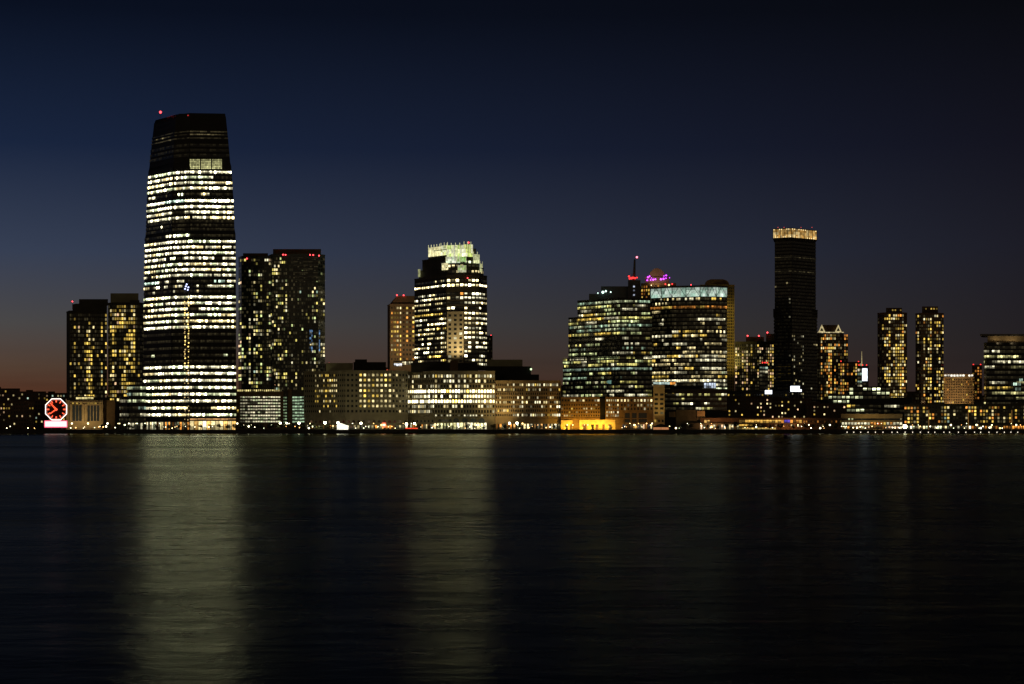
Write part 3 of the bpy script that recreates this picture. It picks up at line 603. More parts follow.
b = Bld('glass_office', 'low black glass office with yellow strip windows beside the narrow stone block', 695, 1530)
b.body([(664.6, 6), (727, 0)], 389.5, 431, DARK, depth=28); b.box('roof_plant', 670, 702, 385.5, 389.8, 10, 14, ROOF); b.box('annex', 676, 702, 410, 431, -10, 12, DKCONC); b.box('annex', 697, 705, 411, 420, -11, 9, TAN)
b.ribbons([(664.6, 6), (727, 0)], [(394.6, .75, 1.0, None, [(675, 726)]), (399, .35, .9, None, [(675, 720)]), (403.6, .6, 1.2, None, [(674, 693), (696, 714)]), (408.4, .6, 1.1, None, [(696, 713)])], 2.2, pal=[((240, 230, 140), 2), (W_, 2), (YL, 1)], bay=2.2)
b.punched([(664.6, 6), (675, 5)], [(y, .5, .5) for y in (394, 399, 404)], [3], .5, 2, pal=[(YL, 1)], cols=False)
b.box('gable_shed', 669, 675.4, 412, 417, -4, 8, TAN)
b = Bld('pavilion', 'low waterside pavilion with bright white glazed front, right of the peaked tent', 707, 1512)
b.body(flat(686, 738), 423.8, 431, DKCONC, depth=12); b.ribbon(flat(700, 739, -.2, -.2), 427, 4.6, lambda px, i, k: sc(lin(R.choice([WW, W_, OR, PK])), R.choice([.1, .6, 1.2, 1.8])), 2.0, .7, 'shopfront')

# ================================================================ dark waterfront blocks right of centre
DK = 'dark brick waterfront blocks'
for (x0, x1, yt, Y, lab, dens, k) in [(712, 772, 397, 1560, 'dark brick block with small scattered windows below the olive gridded tower', .3, .6),
                                     (768, 812, 399, 1565, 'dark brick block with small square lamps below the tallest right tower', .34, .6),
                                     (806, 846, 404, 1555, 'dark brick block left of the white striped offices', .2, .5)]:
    b = Bld('brick_block', lab, (x0+x1)/2, Y, group=DK); n = int((x1-x0)/3.1)
    b.body(flat(x0, x1), yt, 431, DKBRICK, depth=24); b.punched(flat(x0, x1), [(y, dens) for y in rows(yt+3, 418, 3.7)], [n], .42, 1.6, pal=[(WW, 3), (YL, 2), (PK, 2)], gain=k*1.9, cols=False)
    b.box('stair_head', x0+6, x0+14, yt-2.4, yt+.2, 8, 8, DKBRICK)
b = Bld('dark_hall', 'black flat roofed hall behind the dark brick blocks', 755, 1600)
b.body(flat(722, 788), 391.5, 431, ROOF, depth=26, mat=None) if False else b.body(flat(722, 790), 391.5, 431, ROOF, depth=26)
b.punched(flat(722, 790), [(395, .14, .5)], [26], .5, 1.6, pal=[(YL, 1)], cols=False)
b = Bld('pier_hall', 'long low pier hall with a gold and violet lit upper floor', 776, 1515)
b.body([(700, 1), (842, 0)], 418.6, 431, DKBRICK, depth=18); b.box('roof_box', 718, 738, 417, 419, 5, 9, DKCONC)
b.ribbon([(739, 0), (802, 0)], 421.4, 3.0, lambda px, i, k: sc(lin((255, 196, 90) if px < 780 or px > 800 else R.choice([(90, 80, 230), (120, 90, 240), OR])), R.uniform(.5, 1.1) if R.random() < .9 else .1), 2.3, .84, 'upper_glazing')
b.ribbon([(704, 0), (710, 0)], 421.4, 2.8, lambda px, i, k: sc(lin((255, 200, 110)), R.uniform(.5, 1)), 2.0, .8, 'upper_glazing')
b.ribbon([(739, 0), (753, 0)], 425.2, 1.6, lambda px, i, k: sc(lin((255, 200, 90)), R.uniform(.5, .9)), 2.3, .9, 'lower_glazing')
b.punched([(754, 0), (842, 0)], [(425.3, .22, .8)], [34], .4, 1.5, pal=[(WW, 2), (OR, 1)], cols=False)
b.ribbon([(739, 0), (776, 0)], 428.6, 1.6, lambda px, i, k: sc(lin((255, 215, 120)), R.choice([.1, .6, 1.0])), 2.3, .9, 'lower_glazing')
b.punched([(803, 0), (842, 0)], [(421.6, .5, .35)], [17], .55, 2.0, pal=[(OR, 2), (YL, 1)], cols=False)

# ================================================================ tallest right tower
BLK = wallmat('black_curtain_wall', (.012, .012, .013), .45, .4, .12, spec=.2)
b = Bld('dark_tower', 'very tall black tower with a gold lit crown, right of the middle pair', 795, 1640)
ch = lambda l, r: [(l, 8), (l+.42*(r-l), 0), (r, 22)]
b.body(ch(774.2, 816.8), 316, 431, BLK, 'lower_wall', 20); b.body(ch(773.2, 817.6), 309, 316.2, BLK, 'setback_wall', 20); b.body(ch(774.8, 815.6), 238, 309.2, BLK, 'wall', 18)
b.body(ch(773, 816.8), 227.8, 238.2, BLK, 'crown_wall', 16, roof=False)
for q in rows(242, 426, 3.4):
    c_ = ch(774.6, 815.8) if q < 309 else ch(773.6, 817.3)
    g = .1 if q in (258.999,) else .06
    b.ribbons(c_, [(q, .004 if q < 335 else .02, .3, [(WW, 2), (W_, 1)])], 1.7, bay=1.7, run=.3, dim=.001 if q < 255 else .005)
for q in (257, 271): b.ribbons(ch(774.4, 816), [(q, 1, .045, [(WW, 1)])], .7, bay=3)
b.punched([(791.7, -.2), (804, 7)], [(y, .22, .4) for y in rows(336, 400, 3.4)], [7], .5, 1.7, pal=[(WW, 1), (W_, 1)], cols=True, unlit=False, part='window')
b.punched([(788, 1), (791.5, 0)], [(299, 1, .7), (302.5, 1, .3), (316.8, 1, .5), (355.5, 1, .5)], [1], .4, 1.6, pal=[(W_, 1)], cols=False, unlit=False)
for (x0, x1, d0, d1, n) in ((773, 791.4, 7.6, -.4, 5), (791.4, 816.8, -.4, 21.6, 6)):
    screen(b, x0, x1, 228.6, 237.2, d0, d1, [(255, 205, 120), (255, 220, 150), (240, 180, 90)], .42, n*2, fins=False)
    f = b.xy([(x0, d0), (x1, d1)])
    for i in range(n+1):
        m = MB(); t = i/n; x, y = f[0][0]+(f[1][0]-f[0][0])*t, f[0][1]+(f[1][1]-f[0][1])*t; m.box(x-.2, x+.2, y-.35, y+.3, Z(238, b.Y), Z(228, b.Y)); m.build('crown_fin', BLK, LAST[-1])
    GL_ = emit('gold_lamp', lin((255, 225, 160)), 1.5, 'NONE')
    for i in range(n*2):
        cm = MB(); t = (i+.5)/(n*2); x, y = f[0][0]+(f[1][0]-f[0][0])*t, f[0][1]+(f[1][1]-f[0][1])*t; cm.ball((x, y-.7, Z(R.choice([229, 236.6]), b.Y)), .42, n=6, m=4); cm.build('crown_lamp', GL_, b.root)
b.ribbons([(774.6, 8), (791, -.1)], [(y, .9, .02, [(YL, 1)]) for y in (366.5, 370, 373.5, 377, 380.5)], .8, bay=3)
for i, px in enumerate((778, 784, 801, 812)): b.beacon(px, 227.4, 6, .35, emit('dim_red', (1, .1, .1), .8), 1)

# ---------------------------------------------------------------- residential group around it
RG = 'lit apartment blocks behind the waterfront'
b = Bld('apartment_tower', 'apartment tower with pinkish windows and red roof lights, left of the very tall black tower', 748, 1700, group=RG)
b.body([(735, 2), (757, 0), (776, 4)], 342, 420, DKCONC, depth=18); b.box('roof_plant', 746, 764, 336.6, 342.2, 4, 10, DKCONC); b.box('tall_bay', 766, 777, 333.5, 345, 6, 12, DKCONC)
b.punched([(735, 2), (757, 0), (776, 4)], [(y, .42) for y in rows(345.5, 396, 3.1)], [10, 9], .6, 2.0, pal=[(PK, 3), (YL, 3), (WW, 3)], gain=.75)
for px, py in ((747.6, 335.8), (758.8, 335.8), (767.4, 332.6)): b.beacon(px, py, 3, .65)
b = Bld('glass_turret', 'slim turret with pale cyan lit top and red beacons before the pinkish windowed tower', 763, 1650)
b.body(flat(759.5, 768), 364, 420, DARK, depth=8); b.ribbons(flat(759.5, 768), [(y, .55, .75, [(CY, 2), (W_, 1)]) for y in rows(368, 396, 3.9)], 2.2, bay=2)
m = MB(); x = X(765, b.Y); m.tube((x, b.Y+3, Z(364, b.Y)), (x, b.Y+3, Z(352, b.Y)), .35, .12, 6); m.build('spire', METAL, b.root)
for px in (762.6, 765, 767.4): b.beacon(px, 362.6, -.4, .6, REDD, 1)
b = Bld('gabled_tower', 'stepped apartment tower with two glowing triangular gables', 831, 1690)
b.body([(815, 2), (830, 0), (848, 3)], 337, 420, DKBRICK, depth=16); b.box('upper_wall', 817, 843.4, 331.6, 337.4, 1.5, 12, DKBRICK)
m = MB(); Y = b.Y; m.loft([[(X(818, Y+2), Y+2, Z(331.8, Y)), (X(842.5, Y+2), Y+2, Z(331.8, Y)), (X(842.5, Y+12), Y+12, Z(331.8, Y)), (X(818, Y+12), Y+12, Z(331.8, Y))], [(X(822.5, Y+6), Y+6, Z(324.6, Y)), (X(838, Y+6), Y+6, Z(324.6, Y)), (X(838, Y+8), Y+8, Z(324.6, Y)), (X(822.5, Y+8), Y+8, Z(324.6, Y))]]); m.build('roof', DKBRICK, b.root)
for px in (821.8, 838.3):
    for k, (w, hgt, col) in enumerate(((3.5, 7.6, .85),)):
        m = MB(); P = lambda dx, y, d: (X(px+dx, Y+d), Y+d, Z(y, Y))
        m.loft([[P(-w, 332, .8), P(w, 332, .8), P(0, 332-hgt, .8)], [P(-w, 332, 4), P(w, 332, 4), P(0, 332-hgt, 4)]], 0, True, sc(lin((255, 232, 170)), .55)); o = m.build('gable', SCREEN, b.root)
        m = MB(); m.loft([[P(-w*.5, 331, .55), P(w*.5, 331, .55), P(0, 327.4, .55)], [P(-w*.5, 331, .8), P(w*.5, 331, .8), P(0, 327.4, .8)]]); m.build('gable_window', DKBRICK, b.root)
b.ribbon([(816.5, 1.2), (844, 1.2)], 332.4, .9, lambda px, i, k: sc(lin((255, 235, 180)), R.uniform(.4, .9)), 2, .9, 'cornice_light')
b.punched([(815, 2), (830, 0), (848, 3)], [(y, .48) for y in rows(335.4, 400, 3.15)], [8, 9], .6, 2.1, pal=[(YL, 3), (OR, 4), (WW, 2)], gain=.9)
b = Bld('apartment_wing', 'lower apartment wing with orange windows, right of the gabled tower', 850, 1672)
b.body(flat(838, 861.5), 362.5, 420, DKBRICK, depth=14); b.punched(flat(838, 861.5), [(y, .6 if y < 367 else .45) for y in rows(364.6, 402, 3.15)], [11], .6, 2.1, pal=[(YL, 4), (OR, 3), (PK, 2)], gain=.7); b.beacon(841, 361.2, 2, .5, REDD); b.beacon(858.5, 361.6, 2, .5, REDD)
b = Bld('sign_tower', 'slim office turret with a blank white lit panel under a needle spire', 863, 1640)
b.body(flat(857.5, 868.6), 366.5, 420, DARK, depth=10); m = MB(); Y = b.Y
m.box(X(862.2, Y), X(867.4, Y), Y-.6, Y-.1, Z(381, Y), Z(368.4, Y), 0, sc(lin((235, 245, 255)), 1.8)); m.build('lit_panel', GLASS, b.root)
b.ribbons(flat(857.5, 862, -.1, -.1), [(y, .8, .6, [(CY, 2), (W_, 1)]) for y in rows(370, 396, 4)], 2.4, bay=1.8); b.ribbons(flat(858, 868.4, -.1, -.1), [(384, .6, .6), (388, .7, .8), (392, .6, .6)], 2.2, bay=2)
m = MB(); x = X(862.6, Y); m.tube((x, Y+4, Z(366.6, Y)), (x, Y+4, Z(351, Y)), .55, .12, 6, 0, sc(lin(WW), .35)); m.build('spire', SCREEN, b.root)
for px in (859, 862.6, 866.6): b.beacon(px, 365, -.4, .5, REDD, 1)
SG = emit('white_sign_light', lin((240, 246, 255)), 2.2)
for (x0, x1, y0, y1, Y, lab) in ((765, 772, 390.2, 394, 1575, 'small blank white lit roof sign, left one'), (790.5, 799.6, 386, 391.6, 1580, 'larger blank white lit roof sign below the very tall black tower')):
    t = thing('roof_sign', (X((x0+x1)/2, Y), Y, Z(398, Y)), lab, 'sign')
    m = MB(); m.box(X(x0, Y), X(x1, Y), Y-.3, Y+.1, Z(y1, Y), Z(y0, Y)); 
    if x0 > 780: m.box(X(x1, Y), X(x1+2, Y), Y-.3, Y+.1, Z(y1, Y), Z(y1-2.2, Y))
    m.build('panel', SG, t)
    m = MB()
    for x in (x0+1, x1-1): m.tube((X(x, Y), Y+.4, Z(400, Y)), (X(x, Y), Y+.4, Z(y0, Y)), .2, n=6)
    m.build('post', METAL, t)

# ================================================================ striped offices, twin towers, hotel, right edge
b = Bld('striped_office', 'stepped low office with white and cyan strip windows at right', 868, 1575)
b.body(flat(844, 878, 2, 0), 391, 431, DARK, depth=20); b.body(flat(828, 850, 1, 3), 394.5, 431, DARK, 'side_wall', 18); b.body(flat(849, 890, -3, -3), 387.2, 404, DARK, 'upper_wall', 14)
SP = [((240, 245, 190), 3), (W_, 3), (GR, 1)]
b.ribbons(flat(849, 890, -3, -3), [(389.2, .75, 1.0, None, [(848, 853), (862, 886)]), (393.2, .6, .7)], 2.3, pal=SP, gain=1.7, bay=3.4, frac=.72); b.ribbons(flat(828, 890, -3.2, -3.2), [(397.4, .75, .8)], 2.3, pal=SP, gain=1.7, bay=3.4, frac=.72)
b.ribbons(flat(833, 878, -.4, -.4), [(401.6, .97, .9, [(CY, 2), (GR, 1), (W_, 1)], [(833, 873)]), (406, .9, .7, [(YL, 2), (W_, 1)], [(833, 862)]), (410.2, .55, .8), (414.2, .75, 1.0)], 2.3, pal=SP, gain=1.7, bay=3.4, frac=.76)
b = Bld('dark_block', 'small black block with one white strip window, between striped office and twin towers', 892, 1580)
b.body(flat(878, 912), 398, 431, DARK, depth=20); b.ribbons(flat(878, 912), [(406.2, .95, 1.1, [(W_, 1)], [(885, 901)]), (411, .15, .4)], 2.4, bay=2.4)
TW = 'twin lit apartment towers at right'
for (x0, x1, xs, yt, lab, dens, top) in ((877.5, 907, 884, 313, 'left of the twin yellow windowed apartment towers, with a plain brown edge', .62, (886, 902, 307.6)), (915.5, 943.6, 921, 313.5, 'right of the twin yellow windowed apartment towers', .6, (922, 938, 306.2))):
    b = Bld('apartment_tower', lab, (x0+x1)/2, 1680, group=TW)
    c_ = [(x0, 8), (xs, 0), (x1-3, 0), (x1, 5)]
    b.body(c_, yt, 420, DKBRICK, depth=18); b.box('roof_plant', top[0], top[1], top[2], yt+.2, 3, 12, DKBRICK)
    b.punched(c_, [(y, dens*.75) for y in rows(yt+2.4, 404, 3.3)], [3, 9, 2], .62, 2.0, pal=[(YL, 5), (WW, 3), (OR, .8), (W_, .6)], gain=.95)
    b.punched(flat(top[0], top[1], 2.9, 2.9), [(top[2]+2.4, .4, .6)], [6], .5, 1.4, pal=[(YL, 1)], cols=False)
b = Bld('hotel', 'wide gridded tan hotel with a row of bright white lamps along its roof', 958, 1640)
b.body([(943.5, 2), (966, 0), (974, 2)], 374.5, 420, TAN, depth=16)
b.punched([(943.5, 2), (966, 0), (974, 2)], [(y, .14, .45) for y in rows(379.4, 405, 2.55)], [13, 5], .56, 1.6, pal=[(OR, 2), (YL, 1)], cols=False)
b.ribbon([(944, 1.6), (965, -.4)], 375.6, 1.9, lambda px, i, k: sc(lin((255, 246, 225)), R.uniform(.8, 1.7)), 2.4, .7, 'roof_lamp_strip'); b.ribbon([(968, .2), (973.4, 1.6)], 375.6, 1.9, lambda px, i, k: sc(lin((255, 246, 225)), R.uniform(.8, 1.7)), 2.4, .7, 'roof_lamp_strip')
b = Bld('slim_tower', 'slim orange windowed tower with two red roof lights beside the gridded hotel', 977, 1700)
b.body(flat(972, 982), 365.5, 420, BROWN, depth=12); b.punched(flat(972, 982), [(y, .45, .7) for y in rows(368, 405, 3)], [4], .55, 1.9, pal=[(OR, 2), (YL, 1)], cols=False)
for px in (973.4, 980.6): b.beacon(px, 364.6, 1, .6, REDD)
b = Bld('canopy_office', 'dark office at the right edge with an overhanging floodlit roof and yellow strip windows', 1005, 1590)
c_ = [(984, 6), (986.5, 0), (1040, 4)]
b.body(c_, 343, 431, DARK, depth=26); b.body([(987.5, 5), (1040, 8)], 335.6, 343.2, TAN, 'top_storey', 18, roof=False)
m = MB(); Y = b.Y; m.prism([(X(979.5, Y), Y-2), (X(1044, Y), Y+1), (X(1044, Y+30), Y+30), (X(982, Y+30), Y+30)], Z(335.8, Y), Z(334, Y)); m.build('roof_canopy', CONC, b.root)
b.ribbons(c_, [(347.4, 0), (351.4, .6, .9), (356.6, .6, .9), (361.8, .8, 1.0), (367, .35, .6), (372.2, .2, .8), (377.4, .25, .7), (382.6, .6, .7), (387.8, .55, .6, [(YL, 1), (GR, 1)]), (393, .75, 1.1), (398.2, .6, 1.0), (403.4, .6, .9, None, [(984, 995)])], 2.5, pal=[((245, 235, 160), 3), (W_, 2), (YL, 1)], bay=2.2, run=.8)
b.punched([(1013, 0), (1023, .6)], [(380, .5, .6), (384, .8, .9), (389, .7, .7)], [5], .6, 2.8, pal=[(CY, 1)], cols=False, unlit=False)

# low flats along the right waterfront
FL = 'low waterside flats at right'
for i, (x0, x1, yt, lab) in enumerate([(904, 928.5, 405, 'low dark flats left of the first orange edge light, beneath the right twin tower'), (928.5, 968, 404.5, 'wide low dark flats between two orange edge lights, beneath the gridded hotel'), (968, 1011.5, 404.5, 'low dark flats with the brightest orange terrace, beneath the slim orange tower'), (1011.5, 1044, 404, 'low dark flats at the right edge of the picture')]):
    b = Bld('flats', lab, (x0+x1)/2, 1525, group=FL)
    b.body(flat(x0, x1), yt, 431, DKCONC, depth=20); n = int((x1-x0)/2.9)
    b.punched(flat(x0, x1), [(y, .34) for y in rows(yt+3, 423, 3.5)], [n], .6, 2.1, pal=[(YL, 3), (OR, 2), (WW, 2), (CY, .3)], gain=1.0)
    b.box('roof_plant', x0+6, x0+16, yt-2.5, yt+.2, 6, 8, DKCONC)
    bright = .9 if i in (1, 2, 3) else .5
    b.ribbon([(x0+.6, -.2), (x1-.6, -.2)], 427.4, 2.8, lambda px, i_, k: sc(lin(R.choice([W_, WW, OR, OR] if i in (2, 3) else [W_, WW, GR])), R.choice([.1, .6, 1.1, 1.8]) if (i != 1 or px < 946) and (i != 2 or px < 992) else R.choice([.02, .1, .4])), 2.0, .7, 'shopfront')
    if i:
        m = MB(); x = X(x0+.2, 1525); m.box(x-.2, x+.2, 1524.4, 1524.9, G0, Z(410, 1525), 0, sc(lin((255, 185, 95)), .2)); m.build('edge_light', SCREEN, b.root)
b = Bld('low_office', 'long low olive building with orange and white shopfronts below the striped office', 870, 1520)
b.body(flat(841, 902.5), 414.6, 431, TAN, depth=16)
b.ribbons(flat(841, 902.5), [(419.2, .45, .6)], 1.6, pal=[((235, 240, 180), 1), (WW, 1)], bay=2.4, frac=.5)
b.ribbon(flat(841, 902.5), 423.6, 2.4, lambda px, i, k: sc(lin(W_ if px < 866 else R.choice([YL, (255, 120, 50), OR, W_])), R.uniform(.3, 1.2)), 2.4, .7, 'upper_glazing'); b.ribbon(flat(841, 902.5), 427.6, 2.2, lambda px, i, k: sc(lin(R.choice([W_, PK, OR])), R.choice([.03, .2, .8, 1.1])), 2.2, .6, 'shopfront')

# far low blocks that close the skyline
FAR = 'far dark blocks between the towers'
for (x0, x1, yt, lab) in ((322, 332, 364.5, 'far dark block with a red roof light behind the olive roof box'), (384, 420, 368, 'far dark block behind the foot of the brown tower'), (545, 570, 386, 'far dark block peeping out left of the antenna tower'), (905, 920, 392, 'far dark block seen in the gap between the twin towers'), (930, 990, 396, 'far dark block behind the gridded hotel'), (840, 882, 396, 'far dark block behind the striped office'), (100, 150, 396, 'far dark block behind the tallest tower')):
    b = Bld('far_block', lab, (x0+x1)/2, 1850, group=FAR); b.body(flat(x0, x1), yt, 418, DKBRICK, depth=14); b.punched(flat(x0, x1), [(y, .12) for y in rows(yt+2.5, 410, 4)], [int((x1-x0)/3)], .5, 1.8, gain=.5)
    if x0 == 322: b.beacon(329, 356.4+7, 1, .5)
# ================================================================ the red clock
Y = 1497.0
clk = thing('clock', (X(56.3, Y), Y, G0), 'giant octagonal clock with red hands and a white neon rim over a white lit sign', 'clock')
cx, cz = X(56.3, Y), Z(409.4, Y); u = Y/F
oct_ = lambda r, y: [(cx+r*u*math.cos(math.radians(22.5+45*i)), y, cz+r*u*math.sin(math.radians(22.5+45*i))) for i in range(8)]
m = MB(); m.loft([oct_(11.6, Y+.8), oct_(11.6, Y)][::1]); dial = m.build('dial', wallmat('clock_dial', (.03, .012, .01), .6), clk)
NEON = emit('white_neon', lin((255, 235, 225)), 2.2, 'NONE'); RNEON = emit('red_neon', lin((255, 84, 44)), 1.5, 'NONE')
p = oct_(11.4, Y-.5); m = MB()
for i in range(8): m.tube(p[i], p[(i+1) % 8], .3, n=8); m.ball(p[i], .3, n=6, m=4)
m.build('rim_light', NEON, clk)
p = oct_(10.0, Y-.4); m = MB()
for i in range(8): m.tube(p[i], p[(i+1) % 8], .14, n=5)
m.build('inner_rim_light', emit('pink_neon', lin((255, 120, 95)), .5, 'NONE'), clk)
for i in range(12):
    a = math.radians(30*i); m = MB(); d = (math.sin(a), math.cos(a))
    m.tube((cx+d[0]*7.0*u, Y-.3, cz+d[1]*7.0*u), (cx+d[0]*9.4*u, Y-.3, cz+d[1]*9.4*u), .42 if i % 3 else .55, n=6); m.build('hour_mark', RNEON, dial)
for nm, ang, ln, w in (('minute_hand', 318, 8.6, .75), ('hour_hand', 234, 7.6, .6)):
    a = math.radians(ang); d = (math.sin(a), math.cos(a)); m = MB()
    m.tube((cx-d[0]*1.2*u, Y-.8, cz-d[1]*1.2*u), (cx+d[0]*ln*u, Y-.8, cz+d[1]*ln*u), w, w*.55, n=8); m.build(nm, RNEON, clk)
m = MB()
for dx in (-4, 4): m.tube((cx+dx, Y+1.4, G0), (cx+dx*.8, Y+1.4, cz), .35, n=6)
m.build('support_frame', METAL, clk)
s = thing('lit_sign', (cx, Y-1, G0), 'blank white lit sign box with a pink edge under the red clock', 'sign')
m = MB(); m.box(X(45.6, Y), X(66.8, Y), Y-1.6, Y-.9, Z(426.6, Y), Z(421.4, Y)); m.build('panel', emit('white_panel_light', lin((255, 244, 246)), 1.15), s)
m = MB()
x0, x1, z0, z1 = X(45, Y), X(67.4, Y), Z(427.2, Y), Z(420.9, Y)
for a, b_ in (((x0, z0), (x1, z0)), ((x1, z0), (x1, z1)), ((x1, z1), (x0, z1)), ((x0, z1), (x0, z0))): m.tube((a[0], Y-1.3, a[1]), (b_[0], Y-1.3, b_[1]), .3, n=6)
m.build('edge_light', emit('pink_edge_light', lin((255, 80, 120)), 1.3, 'NONE'), s)
m = MB()
for px in (48, 56, 64): m.tube((X(px, Y), Y-.8, G0-.2), (X(px, Y), Y-.8, Z(426, Y)), .25, n=6)
m.build('post', METAL, s)

# ================================================================ ground, seawall, water
def sheet(name, x0, x1, y0, y1, z, mat, nx=1, ny=1):
    m = MB(); m.face([(x0, y0, z), (x1, y0, z), (x1, y1, z), (x0, y1, z)]); return m.build(name, mat)
WL = 1486.0
tag(sheet('ground', -6000, 6000, WL+1.5, 16000, G0, GROUND), 'paved waterfront land behind the dark seawall', 'ground', kind='structure')
m = MB(); m.box(-6000, 6000, WL, WL+1.5, -3, G0+.25); m.box(-6000, 6000, WL-.35, WL, 1.6, G0+.35)
tag(m.build('seawall', wallmat('wet_seawall', (.05, .047, .042), .6, .4, .3)), 'long dark concrete seawall along the waterline', 'seawall', kind='structure')
m = MB(); z = G0+1.15                                   # promenade railing
m.tube((-800, WL+.8, z), (800, WL+.8, z), .06, n=5); m.tube((-800, WL+.8, z-.5), (800, WL+.8, z-.5), .04, n=4)
x = -800
while x < 800: m.tube((x, WL+.8, G0), (x, WL+.8, z), .05, n=4); x += 3
tag(m.build('railing', METAL), 'thin steel railing along the top of the seawall', 'railing')

wm = bpy.data.materials.new('river_water'); wm.use_nodes = True; nt = wm.node_tree; nt.nodes.clear(); N = nt.nodes.new; L = nt.links.new
out = N('ShaderNodeOutputMaterial'); g = N('ShaderNodeNewGeometry')
def noise(scale, sx, sy, det, rough=.5):
    mp = N('ShaderNodeMapping'); mp.inputs['Scale'].default_value = (sx, sy, 1); L(g.outputs['Position'], mp.inputs[0])
    n = N('ShaderNodeTexNoise'); n.inputs['Scale'].default_value = scale; n.inputs['Detail'].default_value = det; n.inputs['Roughness'].default_value = rough
    L(mp.outputs[0], n.inputs['Vector']); return n.outputs[0]
def math_(op, a, b):
    n = N('ShaderNodeMath'); n.operation = op
    for i, v in enumerate((a, b)):
        if isinstance(v, (int, float)): n.inputs[i].default_value = v
        else: L(v, n.inputs[i])
    return n.outputs[0]
h = math_('ADD', math_('MULTIPLY', noise(.45, .8, 1, 4, .6), .5), math_('MULTIPLY', noise(.11, .25, 1, 3), 1.4))
sy = N('ShaderNodeSeparateXYZ'); L(g.outputs['Position'], sy.inputs[0])
bp = N('ShaderNodeBump'); bp.inputs['Distance'].default_value = .1
fd = N('ShaderNodeMapRange'); fd.inputs[1].default_value = 120; fd.inputs[2].default_value = 480; fd.inputs[3].default_value = 1; fd.inputs[4].default_value = 0; L(sy.outputs[1], fd.inputs[0]); L(fd.outputs[0], bp.inputs['Strength'])
L(h, bp.inputs['Height'])
gl = N('ShaderNodeBsdfGlossy'); gl.distribution = 'BECKMANN'; gl.inputs['Color'].default_value = (.93, 1.0, .9, 1)
pr = N('ShaderNodeMapRange'); pr.inputs[1].default_value = .15; pr.inputs[2].default_value = .85; pr.inputs[3].default_value = .16; pr.inputs[4].default_value = .34
def fade(a, b_):
    n = N('ShaderNodeMapRange'); n.inputs[1].default_value = a; n.inputs[2].default_value = b_; n.inputs[3].default_value = 1; n.inputs[4].default_value = 0; L(sy.outputs[1], n.inputs[0]); return n.outputs[0]
cen = lambda s_: math_('SUBTRACT', s_, .5)
v = math_('ADD', math_('MULTIPLY', cen(noise(.011, .12, 1, 2)), .7), math_('MULTIPLY', math_('MULTIPLY', cen(noise(.05, .8, 1, 4, .65)), 1.0), fade(300, 750)))
v = math_('ADD', v, math_('MULTIPLY', math_('MULTIPLY', cen(noise(.3, 1.0, 1, 4, .7)), 1.3), fade(130, 480)))
L(math_('ADD', v, .5), pr.inputs[0]); calm = N('ShaderNodeMapRange'); calm.inputs[1].default_value = 1250; calm.inputs[2].default_value = 1440; calm.inputs[3].default_value = 1; calm.inputs[4].default_value = .65; L(sy.outputs[1], calm.inputs[0])   # sheltered, calmer water by the wall
L(math_('MULTIPLY', pr.outputs[0], calm.outputs[0]), gl.inputs['Roughness']); L(bp.outputs[0], gl.inputs['Normal'])
df = N('ShaderNodeBsdfDiffuse'); df.inputs['Color'].default_value = (.004, .006, .007, 1)
fr = N('ShaderNodeFresnel'); fr.inputs['IOR'].default_value = 1.33; L(bp.outputs[0], fr.inputs['Normal'])
fm = math_('MULTIPLY', fr.outputs[0], math_('MAXIMUM', .07, math_('ADD', math_('ADD', .25, math_('MULTIPLY', v, .28)), math_('MULTIPLY', cen(noise(.014, .15, 1, 2)), .4))))
mx = N('ShaderNodeMixShader'); L(fm, mx.inputs[0]); L(df.outputs[0], mx.inputs[1]); L(gl.outputs[0], mx.inputs[2]); L(mx.outputs[0], out.inputs[0])
tag(sheet('water', -6000, 6000, -400, WL+.01, 0, wm), 'dark river with long soft reflections of the lit towers', 'water', kind='structure')

# ================================================================ promenade lamps
LAMPM = {}
def lampmat(c, s):
    k = (c, s)
    if k not in LAMPM: LAMPM[k] = emit('lamp_globe_light', lin(c), s)
    return LAMPM[k]
LM = {}
def lamp(px, py, Y, r, c, s, label, group='promenade lamps', name='promenade_lamp'):
    z = Z(py, Y); k = (round(r, 2), c, s, round(z-G0, 1))
    if k not in LM:
        m = MB(); hh = k[3]
        m.tube((0, 0, 0), (0, 0, hh-r*.8), .14, .08, 6, 1); m.tube((0, 0, 0), (0, 0, .6), .25, .18, 6, 1); m.ball((0, 0, hh), r, 0, 8, 5); m.tube((0, 0, hh+r*.7), (0, 0, hh+r*1.25), r*.6, .1, 6, 1)
        LM[k] = m.mesh(name, [lampmat(c, s), METAL])
    o = bpy.data.objects.new(name, LM[k]); C.objects.link(o); o.location = (X(px, Y), Y, G0)
    return tag(o, label, 'street lamp', group)
LC = [(W_, 8), (WW, 8), (W_, 5), ((255, 190, 110), 6), (GR, 5)]
segs = [(6, 44, 6.5, 'globe lamp on a post along the promenade left of the red clock', .3), (70, 140, 3.4, 'globe lamp on promenade between the red clock and the tallest tower', .9),
        (146, 236, 5.5, 'globe lamp on the promenade at the foot of the tallest tower', .5), (238, 318, 3.6, 'globe lamp among dark trees on the promenade before the parking garage', .7),
        (349, 434, 4.4, 'globe lamp on the promenade before the half lit beige stone office', .9), (437, 494, 5.6, 'globe lamp on the promenade before the tall lit arches', .6),
        (498, 560, 4.6, 'globe lamp on the promenade before the tan stone office', .7), (566, 620, 9, 'globe lamp before the gold floodlit ground floor', .3), (622, 654, 3.2, 'globe lamp crowded before the brick block with tall dark windows', .9),
        (656, 740, 4.2, 'globe lamp on the promenade around the peaked tent and bright pavilion', .7), (744, 840, 4.4, 'globe lamp on the promenade before the long pier hall', .8), (842, 904, 4.4, 'globe lamp before the low olive shopfront building', .6), (907, 1022, 4.4, 'globe lamp before the low waterside flats at right', .7)]
